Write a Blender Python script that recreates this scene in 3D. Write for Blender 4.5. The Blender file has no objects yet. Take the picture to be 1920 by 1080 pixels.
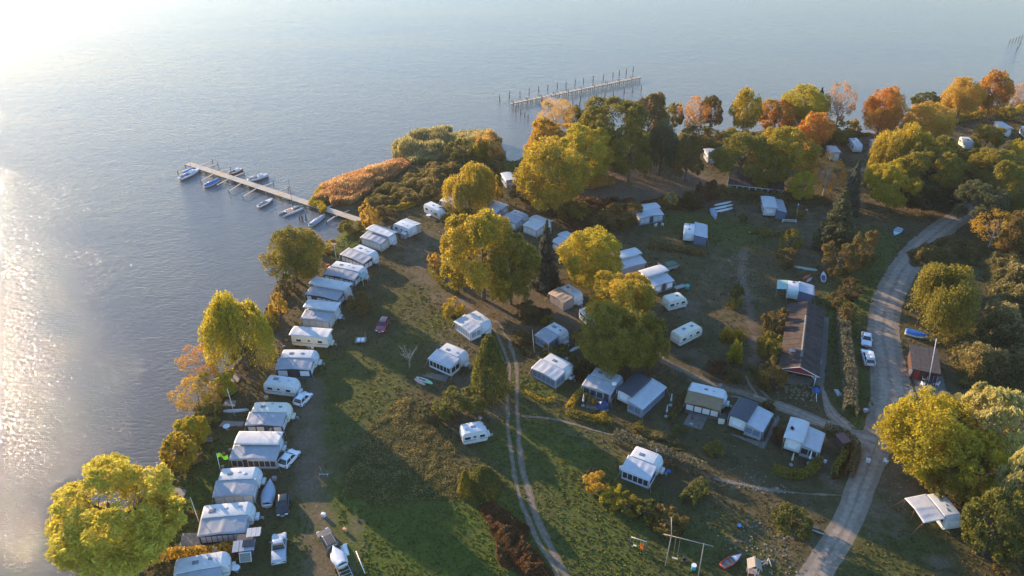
import bpy, bmesh, math, random
import numpy as np
from mathutils import Vector, Matrix
from mathutils import noise as mnoise

# ------------------------------------------------------------------ camera, light, exposure
S = bpy.context.scene
COL = S.collection
R = math.radians
CAM_H, PITCH, F = 86.0, R(32.0), 1493.0
cam_d = bpy.data.cameras.new('camera')
cam_d.sensor_width = 36.0
cam_d.lens = 36.0 * F / 1920.0
cam_d.clip_start = 1.0
cam_d.clip_end = 20000.0
cam = bpy.data.objects.new('camera', cam_d)
COL.objects.link(cam)
cam.location = (0, 0, CAM_H)
cam.rotation_euler = (math.pi / 2 - PITCH, 0, 0)
S.camera = cam

SUN_EL, SUN_AZ = R(12.5), R(-45.3)      # azimuth measured from +Y towards +X
world = bpy.data.worlds.new('World')
S.world = world
world.use_nodes = True
wn = world.node_tree
bg = wn.nodes['Background']
sky = wn.nodes.new('ShaderNodeTexSky')
sky.sky_type = 'NISHITA'
sky.sun_disc = False
sky.sun_elevation = SUN_EL
sky.sun_rotation = SUN_AZ
sky.altitude = 50
sky.air_density = 1.0
sky.dust_density = 0.18
sky.ozone_density = 3.6
wn.links.new(sky.outputs[0], bg.inputs[0])
bg.inputs[1].default_value = 0.15
sl = bpy.data.lights.new('sun', 'SUN')
sl.energy = 4.0
sl.angle = R(0.53)
sl.color = (1.0, 0.72, 0.44)
sun = bpy.data.objects.new('sun', sl)
COL.objects.link(sun)
sd = Vector((math.sin(SUN_AZ) * math.cos(SUN_EL), math.cos(SUN_AZ) * math.cos(SUN_EL), math.sin(SUN_EL)))
sun.rotation_euler = (-sd).to_track_quat('-Z', 'Y').to_euler()
sun.location = (-200, 200, 120)
S.view_settings.view_transform = 'Standard'
S.view_settings.look = 'None'
S.view_settings.gamma = 1
S.view_settings.exposure = 1.62
S.view_settings.use_curve_mapping = False

# ------------------------------------------------------------------ helpers
G = 0.6                                  # height of the meadow above the lake
rnd = random.Random(7)
SA, CA = math.sin(PITCH), math.cos(PITCH)
def P(px, py, z=G):
    a, b = (px - 960.0) / F, (540.0 - py) / F
    d = Vector((a, CA + b * SA, -SA + b * CA))
    t = (z - CAM_H) / d.z
    return Vector((d.x * t, d.y * t, z))
def depth(px, py, z=G):
    b = (540.0 - py) / F
    return (z - CAM_H) / (-SA + b * CA)
def mpp(px, py, z=G):                    # metres per pixel across the view
    return depth(px, py, z) / F

def setp(o, label=None, cat=None, group=None, kind=None):
    if label: o['label'] = label
    if cat: o['category'] = cat
    if group: o['group'] = group
    if kind: o['kind'] = kind
    return o
def thing(name, loc, rz, label, cat, group=None):
    o = bpy.data.objects.new(name, None)
    o.empty_display_size = 0.3
    COL.objects.link(o)
    o.location = loc
    o.rotation_euler = (0, 0, rz)
    return setp(o, label, cat, group)
def link(name, me, parent=None, mat=None):
    o = bpy.data.objects.new(name, me)
    COL.objects.link(o)
    if parent: o.parent = parent
    return o
def dup(root, loc, rz, label, group=None):
    r = root.copy(); COL.objects.link(r); r.location = loc; r.rotation_euler = (0, 0, rz)
    r['label'] = label
    if group: r['group'] = group
    for ch in list(root.children):
        c = ch.copy(); COL.objects.link(c); c.parent = r
        for g in list(ch.children):
            d = g.copy(); COL.objects.link(d); d.parent = c
    return r

class MB:
    def __init__(s): s.v = []; s.f = []; s.sm = []
    def add(s, vs, fs, smooth=False):
        n = len(s.v); s.v += [tuple(v) for v in vs]
        s.f += [tuple(i + n for i in f) for f in fs]; s.sm += [smooth] * len(fs); return s
    def box(s, c, d, rz=0, rx=0, ry=0):
        M = Matrix.Translation(c) @ Matrix.Rotation(rz, 4, 'Z') @ Matrix.Rotation(ry, 4, 'Y') @ Matrix.Rotation(rx, 4, 'X')
        x, y, z = d[0] / 2, d[1] / 2, d[2] / 2
        vs = [M @ Vector(p) for p in ((-x,-y,-z),(x,-y,-z),(x,y,-z),(-x,y,-z),(-x,-y,z),(x,-y,z),(x,y,z),(-x,y,z))]
        return s.add(vs, ((0,3,2,1),(4,5,6,7),(0,1,5,4),(1,2,6,5),(2,3,7,6),(3,0,4,7)))
    def bar(s, a, b, w, h=None):
        h = h or w
        a, b = Vector(a), Vector(b); d = b - a; L = d.length
        q = d.to_track_quat('X', 'Z').to_matrix().to_4x4()
        M = Matrix.Translation((a + b) / 2) @ q
        x, y, z = L / 2, w / 2, h / 2
        vs = [M @ Vector(p) for p in ((-x,-y,-z),(x,-y,-z),(x,y,-z),(-x,y,-z),(-x,-y,z),(x,-y,z),(x,y,z),(-x,y,z))]
        return s.add(vs, ((0,3,2,1),(4,5,6,7),(0,1,5,4),(1,2,6,5),(2,3,7,6),(3,0,4,7)))
    def tube(s, a, b, r0, r1=None, n=8, smooth=True, cap=True):
        r1 = r0 if r1 is None else r1
        a, b = Vector(a), Vector(b); d = b - a
        q = d.to_track_quat('Z', 'Y')
        vs = []
        for c, r in ((a, r0), (b, r1)):
            for i in range(n):
                t = 2 * math.pi * i / n
                vs.append(c + q @ Vector((r * math.cos(t), r * math.sin(t), 0)))
        s.add(vs, [(i, (i + 1) % n, n + (i + 1) % n, n + i) for i in range(n)], smooth)
        if cap:
            k = len(s.v) - 2 * n
            s.f += [tuple(k + i for i in reversed(range(n))), tuple(k + n + i for i in range(n))]; s.sm += [False, False]
        return s
    def prism(s, prof, y0, y1):          # profile in x-z, pushed along y
        n = len(prof)
        vs = [(x, y0, z) for x, z in prof] + [(x, y1, z) for x, z in prof]
        return s.add(vs, [(i, (i + 1) % n, n + (i + 1) % n, n + i) for i in range(n)] + [tuple(reversed(range(n))), tuple(range(n, 2 * n))])
    def frustum(s, z0, z1, a, b):        # a,b = (x0,x1,y0,y1) at z0 and z1
        vs = [(a[0],a[2],z0),(a[1],a[2],z0),(a[1],a[3],z0),(a[0],a[3],z0),(b[0],b[2],z1),(b[1],b[2],z1),(b[1],b[3],z1),(b[0],b[3],z1)]
        return s.add(vs, ((0,3,2,1),(4,5,6,7),(0,1,5,4),(1,2,6,5),(2,3,7,6),(3,0,4,7)))
    def grid(s, fn, nu, nv, smooth=True):
        vs = [fn(i / nu, j / nv) for j in range(nv + 1) for i in range(nu + 1)]
        w = nu + 1
        return s.add(vs, [(j*w+i, j*w+i+1, (j+1)*w+i+1, (j+1)*w+i) for j in range(nv) for i in range(nu)], smooth)
    def mesh(s, name):
        me = bpy.data.meshes.new(name); me.from_pydata(s.v, [], s.f)
        me.polygons.foreach_set('use_smooth', s.sm); me.update(); return me
    def build(s, name, mat, parent=None, bevel=0.0, solid=0.0):
        me = s.mesh(name); me.materials.append(mat)
        if bevel:
            bm = bmesh.new(); bm.from_mesh(me)
            bmesh.ops.recalc_face_normals(bm, faces=bm.faces)
            bmesh.ops.bevel(bm, geom=list(bm.edges), offset=bevel, segments=2, profile=0.6, affect='EDGES')
            for f in bm.faces: f.smooth = True
            bm.to_mesh(me); bm.free()
            me.set_sharp_from_angle(angle=R(40))
        o = link(name, me, parent)
        if solid:
            m = o.modifiers.new('thick', 'SOLIDIFY'); m.thickness = solid; m.offset = -1
        return o

# ------------------------------------------------------------------ materials
MATS = {}
def mat(name, col, rough=0.6, var=0.12, scale=3.0, spec=0.4, metal=0.0, bump=0.0, bscale=30.0, dirt=0.0, coat=0.0, stretch=None):
    if name in MATS: return MATS[name]
    m = bpy.data.materials.new(name); m.use_nodes = True
    nt = m.node_tree; b = nt.nodes['Principled BSDF']
    b.inputs['Roughness'].default_value = rough
    b.inputs['Metallic'].default_value = metal
    b.inputs['Specular IOR Level'].default_value = spec
    b.inputs['Coat Weight'].default_value = coat
    tc = nt.nodes.new('ShaderNodeTexCoord')
    mp = nt.nodes.new('ShaderNodeMapping')
    if stretch: mp.inputs['Scale'].default_value = stretch
    nt.links.new(tc.outputs['Object'], mp.inputs[0])
    n = nt.nodes.new('ShaderNodeTexNoise'); n.inputs['Scale'].default_value = scale; n.inputs['Detail'].default_value = 5
    nt.links.new(mp.outputs[0], n.inputs[0])
    r = nt.nodes.new('ShaderNodeValToRGB')
    r.color_ramp.elements[0].position = 0.3; r.color_ramp.elements[1].position = 0.7
    lo = [max(0, c * (1 - var)) for c in col]; hi = [min(1, c * (1 + var)) for c in col]
    r.color_ramp.elements[0].color = (*lo, 1); r.color_ramp.elements[1].color = (*hi, 1)
    nt.links.new(n.outputs[0], r.inputs[0])
    out = r.outputs[0]
    if dirt:
        n2 = nt.nodes.new('ShaderNodeTexNoise'); n2.inputs['Scale'].default_value = 0.9; n2.inputs['Detail'].default_value = 7
        n2.inputs['Roughness'].default_value = 0.65
        nt.links.new(tc.outputs['Object'], n2.inputs[0])
        r2 = nt.nodes.new('ShaderNodeMapRange'); r2.inputs[1].default_value = 0.48; r2.inputs[2].default_value = 0.75
        r2.inputs[3].default_value = 0; r2.inputs[4].default_value = dirt
        nt.links.new(n2.outputs[0], r2.inputs[0])
        mx = nt.nodes.new('ShaderNodeMix'); mx.data_type = 'RGBA'
        nt.links.new(r2.outputs[0], mx.inputs[0]); nt.links.new(out, mx.inputs[6])
        mx.inputs[7].default_value = (0.16, 0.15, 0.11, 1)
        out = mx.outputs[2]
    nt.links.new(out, b.inputs['Base Color'])
    if bump:
        n3 = nt.nodes.new('ShaderNodeTexNoise'); n3.inputs['Scale'].default_value = bscale; n3.inputs['Detail'].default_value = 4
        nt.links.new(mp.outputs[0], n3.inputs[0])
        bp = nt.nodes.new('ShaderNodeBump'); bp.inputs['Strength'].default_value = bump; bp.inputs['Distance'].default_value = 0.05
        nt.links.new(n3.outputs[0], bp.inputs['Height']); nt.links.new(bp.outputs[0], b.inputs['Normal'])
    MATS[name] = m
    return m
WHITE = mat('white_caravan_shell', (0.62, 0.62, 0.61), 0.35, 0.05, 2, dirt=0.25)
CREAM = mat('cream_caravan_shell', (0.70, 0.66, 0.54), 0.4, 0.05, 2, dirt=0.25)
GREYSH = mat('grey_caravan_shell', (0.40, 0.42, 0.45), 0.4, 0.08, 2, dirt=0.3)
COVER = mat('pale_tarpaulin', (0.55, 0.555, 0.56), 0.55, 0.07, 1.2, dirt=0.28, bump=0.3, bscale=4)
AWN = mat('grey_awning_cloth', (0.33, 0.345, 0.375), 0.6, 0.08, 1.2, dirt=0.2, bump=0.4, bscale=3)
AWNL = mat('light_awning_cloth', (0.46, 0.475, 0.505), 0.55, 0.07, 1.2, dirt=0.18, bump=0.4, bscale=3)
AWNB = mat('brown_awning_cloth', (0.25, 0.17, 0.09), 0.7, 0.1, 1.5, dirt=0.15, bump=0.4, bscale=3)
AWNT = mat('tan_awning_cloth', (0.42, 0.31, 0.23), 0.7, 0.1, 1.5, dirt=0.15, bump=0.4, bscale=3)
DARKR = mat('dark_roofing_felt', (0.055, 0.062, 0.078), 0.6, 0.2, 2.5, dirt=0.1)
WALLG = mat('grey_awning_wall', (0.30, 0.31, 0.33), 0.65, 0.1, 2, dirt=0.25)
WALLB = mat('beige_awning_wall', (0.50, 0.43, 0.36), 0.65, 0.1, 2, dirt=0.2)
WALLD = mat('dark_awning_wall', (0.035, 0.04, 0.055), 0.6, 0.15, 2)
WALLN = mat('blue_grey_awning_wall', (0.12, 0.16, 0.23), 0.65, 0.1, 2)
WALLR = mat('brown_awning_wall', (0.13, 0.055, 0.025), 0.7, 0.15, 2)
CURT = mat('pale_curtain_cloth', (0.62, 0.60, 0.58), 0.7, 0.18, 7, stretch=(6, 6, 0.4))
GLASS = mat('dark_window_glass', (0.03, 0.035, 0.045), 0.08, 0.2, 2, spec=0.8)
HATCH = mat('smoky_roof_hatch', (0.16, 0.18, 0.21), 0.2, 0.1, 2, spec=0.7)
DARKM = mat('dark_metal', (0.05, 0.05, 0.055), 0.45, 0.1, 4)
GALV = mat('galvanised_metal', (0.42, 0.43, 0.44), 0.4, 0.12, 6, metal=0.6)
RUBBER = mat('black_rubber', (0.02, 0.02, 0.02), 0.8, 0.1, 4)
WOODG = mat('weathered_grey_wood', (0.30, 0.265, 0.225), 0.8, 0.3, 3, bump=0.3, bscale=8, stretch=(1, 8, 8))
WOODP = mat('pale_deck_wood', (0.52, 0.44, 0.34), 0.8, 0.22, 2, bump=0.3, bscale=8, stretch=(6, 1, 6))
WOODD = mat('dark_wet_wood', (0.07, 0.055, 0.045), 0.7, 0.3, 3, bump=0.3)
WHITEP = mat('white_paint', (0.75, 0.76, 0.77), 0.4, 0.05, 3, dirt=0.12)
STRIPE = mat('grey_blue_trim_stripe', (0.12, 0.16, 0.22), 0.4, 0.05, 3)
BARK = mat('tree_bark', (0.11, 0.085, 0.06), 0.85, 0.35, 5, bump=0.6, bscale=10, stretch=(3, 3, 1))
BARKP = mat('pale_birch_bark', (0.45, 0.38, 0.32), 0.8, 0.3, 5, bump=0.3)
PLASTW = mat('white_plastic', (0.75, 0.76, 0.78), 0.4, 0.04, 3)

def leafmat(name, c1, c2, trans=0.5):
    key = 'leaf_' + name
    if key in MATS: return MATS[key]
    m = bpy.data.materials.new(key); m.use_nodes = True
    nt = m.node_tree; b = nt.nodes['Principled BSDF']; out = nt.nodes['Material Output']
    at = nt.nodes.new('ShaderNodeAttribute'); at.attribute_name = 'v'
    at2 = nt.nodes.new('ShaderNodeAttribute'); at2.attribute_name = 'c'
    mx = nt.nodes.new('ShaderNodeMix'); mx.data_type = 'RGBA'
    mx.inputs[6].default_value = (*c1, 1); mx.inputs[7].default_value = (*c2, 1)
    nt.links.new(at2.outputs['Fac'], mx.inputs[0])
    mr = nt.nodes.new('ShaderNodeMapRange'); mr.inputs[3].default_value = 0.55; mr.inputs[4].default_value = 1.45
    nt.links.new(at.outputs['Fac'], mr.inputs[0])
    mu = nt.nodes.new('ShaderNodeMix'); mu.data_type = 'RGBA'; mu.blend_type = 'MULTIPLY'; mu.inputs[0].default_value = 1
    nt.links.new(mx.outputs[2], mu.inputs[6]); nt.links.new(mr.outputs[0], mu.inputs[7])
    nt.links.new(mu.outputs[2], b.inputs['Base Color'])
    b.inputs['Roughness'].default_value = 0.6; b.inputs['Specular IOR Level'].default_value = 0.25
    tr = nt.nodes.new('ShaderNodeBsdfTranslucent')
    nt.links.new(mu.outputs[2], tr.inputs[0])
    ms = nt.nodes.new('ShaderNodeMixShader'); ms.inputs[0].default_value = trans
    nt.links.new(b.outputs[0], ms.inputs[1]); nt.links.new(tr.outputs[0], ms.inputs[2])
    nt.links.new(ms.outputs[0], out.inputs['Surface'])
    MATS[key] = m
    return m
PAL = {
 'yg': ((.33,.26,.022), (.50,.34,.03)), 'ol': ((.18,.165,.024), (.32,.24,.03)), 'go': ((.62,.37,.04), (.46,.30,.045)),
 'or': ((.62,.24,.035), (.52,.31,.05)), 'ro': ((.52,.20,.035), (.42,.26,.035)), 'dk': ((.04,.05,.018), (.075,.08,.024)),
 'gg': ((.10,.11,.048), (.15,.145,.058)), 'br': ((.17,.11,.04), (.12,.10,.035)), 'pk': ((.54,.30,.14), (.48,.24,.09)),
 'pa': ((.64,.45,.15), (.58,.34,.08)), 'gr': ((.11,.118,.024), (.18,.17,.03)), 'sv': ((.42,.37,.15), (.52,.44,.12)),
 'yl': ((.52,.40,.025), (.38,.31,.028)), 'rd': ((.17,.065,.03), (.12,.07,.03)), 'bl': ((.075,.09,.062), (.12,.13,.09)),
 'hg': ((.15,.15,.085), (.20,.18,.115)), 'og': ((.24,.15,.04), (.16,.13,.035)), 'lm': ((.30,.24,.028), (.21,.18,.026)),
 'cw': ((.66,.54,.06), (.52,.46,.07)),
}
def LM(p): return leafmat(p, *PAL[p])
# ------------------------------------------------------------------ water, land, roads
def catmull(pts, step):
    pts = [Vector((p[0], p[1])) for p in pts]
    ext = [pts[0] * 2 - pts[1]] + pts + [pts[-1] * 2 - pts[-2]]
    out = []
    for i in range(1, len(ext) - 2):
        a, b, c, d = ext[i-1:i+3]
        n = max(1, int((c - b).length / step))
        for k in range(n):
            t = k / n
            out.append(0.5 * ((2*b) + (c-a)*t + (2*a-5*b+4*c-d)*t*t + (3*b-a-3*c+d)*t**3))
    out.append(pts[-1])
    return out
SHORE = [(150,1200),(195,1120),(232,1060),(258,1000),(290,955),(312,915),(322,885),(325,850),(338,810),(368,778),(388,745),(405,712),
 (432,690),(470,655),(505,625),(508,590),(512,555),(528,522),(560,500),(600,468),(630,448),(645,432),(668,416),(668,398),(640,388),(650,365),
 (700,335),(745,318),(752,290),(790,262),(850,255),(905,258),(938,275),(948,300),(972,300),(992,285),(1020,262),(1080,258),(1150,255),(1230,258),(1300,250),
 (1370,255),(1430,250),(1500,246),(1560,246),(1620,250),(1680,240),(1740,222),(1810,205),(1880,195),(1960,180),(2080,165)]
shore_w = [P(x, y) for x, y in SHORE]
shore_w = [Vector((p.x, p.y, 0)) for p in shore_w]
sm = catmull([(p.x, p.y) for p in shore_w], 2.0)
poly = [(p.x, p.y) for p in sm] + [(4000, 460), (4000, -3000), (-60, -3000), (-58, 20)]
poly = np.array(poly)
def in_poly(X, Y, poly):
    ins = np.zeros(X.shape, bool)
    n = len(poly)
    for i in range(n):
        x0, y0 = poly[i]; x1, y1 = poly[(i+1) % n]
        c = ((y0 > Y) != (y1 > Y))
        if y1 != y0:
            ins ^= c & (X < (x1-x0) * (Y-y0) / (y1-y0) + x0)
    return ins
def pl_dist(X, Y, pts):
    D = np.full(X.shape, 1e9)
    for i in range(len(pts) - 1):
        ax, ay = pts[i][0], pts[i][1]; bx, by = pts[i+1][0], pts[i+1][1]
        dx, dy = bx-ax, by-ay; l2 = dx*dx+dy*dy + 1e-9
        t = np.clip(((X-ax)*dx + (Y-ay)*dy) / l2, 0, 1)
        D = np.minimum(D, np.hypot(X-ax-t*dx, Y-ay-t*dy))
    return D
def axis(lo, hi, s, far_lo, far_hi):
    a = list(np.arange(lo, hi + s/2, s)); d = s * 1.5
    x = a[-1]
    while x < far_hi: x += d; d *= 1.4; a.append(x)
    x = a[0]; d = s * 1.5
    while x > far_lo: x -= d; d *= 1.4; a.insert(0, x)
    return np.array(a)
gx = axis(-80, 300, 1.3, -3000, 4000); gy = axis(55, 430, 1.3, -3000, 470)
GX, GY = np.meshgrid(gx, gy)
ins = in_poly(GX, GY, poly)
dsh = pl_dist(GX, GY, poly[:len(sm)]) * np.where(ins, 1, -1)
GZ = np.clip(G * np.clip(dsh / 2.2 + 0.35, -3, 1), -2.0, G)
def paint(items):
    A = np.zeros(GX.shape)
    for it in items:
        pts, w, s = it
        pw = [P(*p) for p in pts]
        if len(pw) == 1: pw = pw * 2
        d = pl_dist(GX, GY, [(p.x, p.y) for p in pw])
        A = np.maximum(A, s * np.clip(1.5 - d / w, 0, 1))
    return A
BARE = paint([([(790,440),(775,480),(800,520),(850,560),(920,600)], 4, .55), ([(830,440),(820,480)], 6, .45), ([(1395,470),(1388,505),(1400,555),(1412,620),(1415,680)], .9, .9), ([(592,735),(577,790),(570,850)], .9, .8), ([(1150,350),(1200,335),(1260,345),(1300,355)], 11, 1),
 ([(1130,345)], 9, 1), ([(960,560),(1000,590),(1040,600)], 7, .6), ([(1090,600),(1060,570)], 5, .6), ([(1230,670),(1290,700),(1400,730)], 3, .5),
 ([(1370,470),(1340,520),(1380,600)], 6, .35), ([(1280,577)], 4, .8), ([(580,720),(575,820),(580,920),(600,1000),(590,1070)], 3, .65), ([(640,1000),(640,1060)], 4, .5),
 ([(555,700),(570,660)], 3, .4), ([(880,720),(920,760),(850,770)], 5, .55), ([(1400,400)], 6, .5), ([(1300,900),(1250,830)], 4, .3), ([(1550,940),(1450,920),(1350,900)], 2, .4),
 ([(1680,820),(1690,880),(1680,930),(1650,980)], 4, .55), ([(1770,1060)], 3, .5), ([(1080,800),(1180,850)], 4, .35), ([(1430,1040),(1500,1000)], 7, .4), ([(1640,270),(1590,290),(1700,250)], 6, .5),
 ([(1850,240),(1780,250)], 6, .5), ([(540,590),(520,640)], 3, .5), ([(480,700),(500,690)], 3, .5), ([(640,620)], 1.5, .5), ([(1310,680),(1210,645)], 4, .5), ([(1560,900),(1540,860)], 1.6, .6),
 ([(1620,330),(1760,300)], 5, .4), ([(860,640),(820,640)], 6, .35), ([(740,900),(700,840)], 6, .4), ([(1545,480),(1520,410)], 9, .45), ([(1700,385),(1640,380)], 7, .5), ([(1900,880)],6,.4)])
LUSH_LIT = paint([([(700,1000),(800,1060),(900,1030)], 12, 1), ([(780,980),(680,990)], 7, .8), ([(1000,830),(1080,880),(1150,1020),(1100,1060)], 8, .7), ([(620,700),(700,700),(640,800)], 7, .5),  # lush lawns, plus sunlit meadow patches painted into the ground colour
 ([(350,960),(380,920)], 4, .9), ([(1300,420),(1370,440)], 7, .6), ([(1250,410)], 5, .6), ([(1640,450),(1600,560),(1560,640)], 5, .7), ([(950,310),(930,330)], 6, .8), ([(400,850),(350,1010)], 4, .7),
 ([(650,440),(660,470)], 4, .8), ([(1610,810),(1600,700)], 3, .7), ([(720,590),(840,520)], 4, .3), ([(1190,1030),(1350,1060)], 8, .5), ([(770,640),(830,600)], 4, .5), ([(960,730),(1030,730)], 3, .7), ([(1700,1000),(1650,1080)], 6, .4)])
ny, nx = GX.shape
vs = np.stack([GX.ravel(), GY.ravel(), GZ.ravel()], 1)
idx = np.arange(ny * nx).reshape(ny, nx)
fs = np.stack([idx[:-1,:-1].ravel(), idx[:-1,1:].ravel(), idx[1:,1:].ravel(), idx[1:,:-1].ravel()], 1)
def np_mesh(name, vs, fs, attrs=None, domain='POINT'):
    me = bpy.data.meshes.new(name)
    k = fs.shape[1]
    me.vertices.add(len(vs)); me.vertices.foreach_set('co', np.asarray(vs, np.float32).ravel())
    me.loops.add(fs.size); me.loops.foreach_set('vertex_index', fs.ravel().astype(np.int32))
    me.polygons.add(len(fs)); me.polygons.foreach_set('loop_start', np.arange(0, fs.size, k, dtype=np.int32))
    me.update(calc_edges=True)
    for a, d in (attrs or {}).items():
        at = me.attributes.new(a, 'FLOAT', domain); at.data.foreach_set('value', np.asarray(d, np.float32).ravel())
    return me
def ground_material():
    m = bpy.data.materials.new('meadow_ground'); m.use_nodes = True
    nt = m.node_tree; b = nt.nodes['Principled BSDF']; N = nt.nodes.new; Lk = nt.links.new
    b.inputs['Roughness'].default_value = 0.95; b.inputs['Specular IOR Level'].default_value = 0.1
    tc = N('ShaderNodeTexCoord')
    def noise(sc, det=6, rough=0.6):
        n = N('ShaderNodeTexNoise'); n.inputs['Scale'].default_value = sc; n.inputs['Detail'].default_value = det; n.inputs['Roughness'].default_value = rough
        Lk(tc.outputs['Object'], n.inputs[0]); return n.outputs[0]
    def rng(v, a, b_, c=0, d=1):
        r = N('ShaderNodeMapRange'); Lk(v, r.inputs[0])
        for i, x in enumerate((a, b_, c, d)): r.inputs[i+1].default_value = x
        return r.outputs[0]
    def mix(f, c1, c2):
        x = N('ShaderNodeMix'); x.data_type = 'RGBA'; Lk(f, x.inputs[0])
        for i, c in ((6, c1), (7, c2)):
            if isinstance(c, tuple): x.inputs[i].default_value = (*c, 1)
            else: Lk(c, x.inputs[i])
        return x.outputs[2]
    def attr(n):
        a = N('ShaderNodeAttribute'); a.attribute_name = n; return a.outputs['Fac']
    def math_(op, a, b_):
        x = N('ShaderNodeMath'); x.operation = op; Lk(a, x.inputs[0])
        if isinstance(b_, float): x.inputs[1].default_value = b_
        else: Lk(b_, x.inputs[1])
        return x.outputs[0]
    big, mid, fine, tiny = noise(0.05), noise(0.35, 8, 0.7), noise(2.2, 8, 0.75), noise(9, 4, 0.7)
    g = mix(rng(mid, .35, .65), (.068, .062, .027), (.125, .103, .046))
    g = mix(rng(big, .45, .62, 0, .7), g, (.105, .082, .042))
    lush_lit = mix(rng(fine, .3, .7), (.062, .088, .015), (.115, .15, .026))  # green of lush grass, brightened to stand for sunlit patches too
    g = mix(math_('MULTIPLY', attr('lush_lit'), rng(mid, .2, .55, .4, 1.)), g, lush_lit)
    bare = mix(rng(fine, .35, .7), (.12, .09, .06), (.22, .17, .12))
    bf = math_('ADD', attr('bare'), rng(mid, .3, .7, -.35, .35))
    g = mix(rng(bf, .3, .8), g, bare)
    litter = rng(noise(1.1, 10, .85), .62, .70)
    g = mix(math_('MULTIPLY', litter, 0.5), g, (.22, .17, .12))
    x = N('ShaderNodeMix'); x.data_type = 'RGBA'; x.blend_type = 'MULTIPLY'; x.inputs[0].default_value = 1
    Lk(g, x.inputs[6]); Lk(rng(tiny, .3, .7, .6, 1.4), x.inputs[7])
    Lk(x.outputs[2], b.inputs['Base Color'])
    bp = N('ShaderNodeBump'); bp.inputs['Strength'].default_value = 0.9; bp.inputs['Distance'].default_value = 0.35
    Lk(fine, bp.inputs['Height'])
    bp2 = N('ShaderNodeBump'); bp2.inputs['Strength'].default_value = 0.8; bp2.inputs['Distance'].default_value = 0.1
    Lk(tiny, bp2.inputs['Height']); Lk(bp.outputs[0], bp2.inputs['Normal']); Lk(bp2.outputs[0], b.inputs['Normal'])
    return m
me = np_mesh('ground', vs, fs, {'bare': BARE, 'lush_lit': LUSH_LIT})
me.materials.append(ground_material())
me.polygons.foreach_set('use_smooth', [True] * len(me.polygons))
setp(link('ground', me), kind='structure')

def water_material():
    m = bpy.data.materials.new('lake_water'); m.use_nodes = True
    nt = m.node_tree; b = nt.nodes['Principled BSDF']; N = nt.nodes.new; Lk = nt.links.new
    b.inputs['Base Color'].default_value = (.12, .115, .105, 1)
    b.inputs['Roughness'].default_value = 0.06; b.inputs['IOR'].default_value = 1.333
    b.inputs['Specular IOR Level'].default_value = 0.5
    tc = N('ShaderNodeTexCoord')
    def layer(scale, rot, dist, strength, prev, det=3, sx=1, sy=1, wind=None):
        mp = N('ShaderNodeMapping'); mp.inputs['Rotation'].default_value = (0, 0, rot); mp.inputs['Scale'].default_value = (sx, sy, 1)
        Lk(tc.outputs['Object'], mp.inputs[0])
        n = N('ShaderNodeTexNoise'); n.inputs['Scale'].default_value = scale; n.inputs['Detail'].default_value = det
        n.inputs['Roughness'].default_value = 0.6; n.inputs['Distortion'].default_value = 0.4
        Lk(mp.outputs[0], n.inputs[0])
        bp = N('ShaderNodeBump'); bp.inputs['Strength'].default_value = strength; bp.inputs['Distance'].default_value = dist
        Lk(n.outputs[0], bp.inputs['Height'])
        if wind: Lk(wind, bp.inputs['Strength'])
        if prev: Lk(prev, bp.inputs['Normal'])
        return bp.outputs[0]
    wm_ = N('ShaderNodeMapping'); wm_.inputs['Rotation'].default_value = (0, 0, R(-20)); wm_.inputs['Scale'].default_value = (.006, .03, 1)
    Lk(tc.outputs['Object'], wm_.inputs[0])
    wn_ = N('ShaderNodeTexNoise'); wn_.inputs['Scale'].default_value = 1.0; wn_.inputs['Detail'].default_value = 4; Lk(wm_.outputs[0], wn_.inputs[0])
    wr_ = N('ShaderNodeMapRange'); Lk(wn_.outputs[0], wr_.inputs[0])
    for i_, x_ in enumerate((.35, .65, .7, 1.1)): wr_.inputs[i_+1].default_value = x_
    a = layer(0.30, R(14), 0.5, 0.16, None, 3, 0.55, 1)
    c = layer(1.9, R(16), 0.115, 0.95, a, 4, 0.42, 1, wr_.outputs[0])
    d = layer(6, R(-10), 0.045, 1.0, c, 2, 0.8, 1)
    Lk(d, b.inputs['Normal'])
    return m
wm = np_mesh('lake_water', np.array([(-9000, -3000, 0), (9000, -3000, 0), (9000, 12000, 0), (-9000, 12000, 0)], float), np.array([[0, 1, 2, 3]]))
wm.materials.append(water_material())
setp(link('lake_water', wm), kind='structure')

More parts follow.
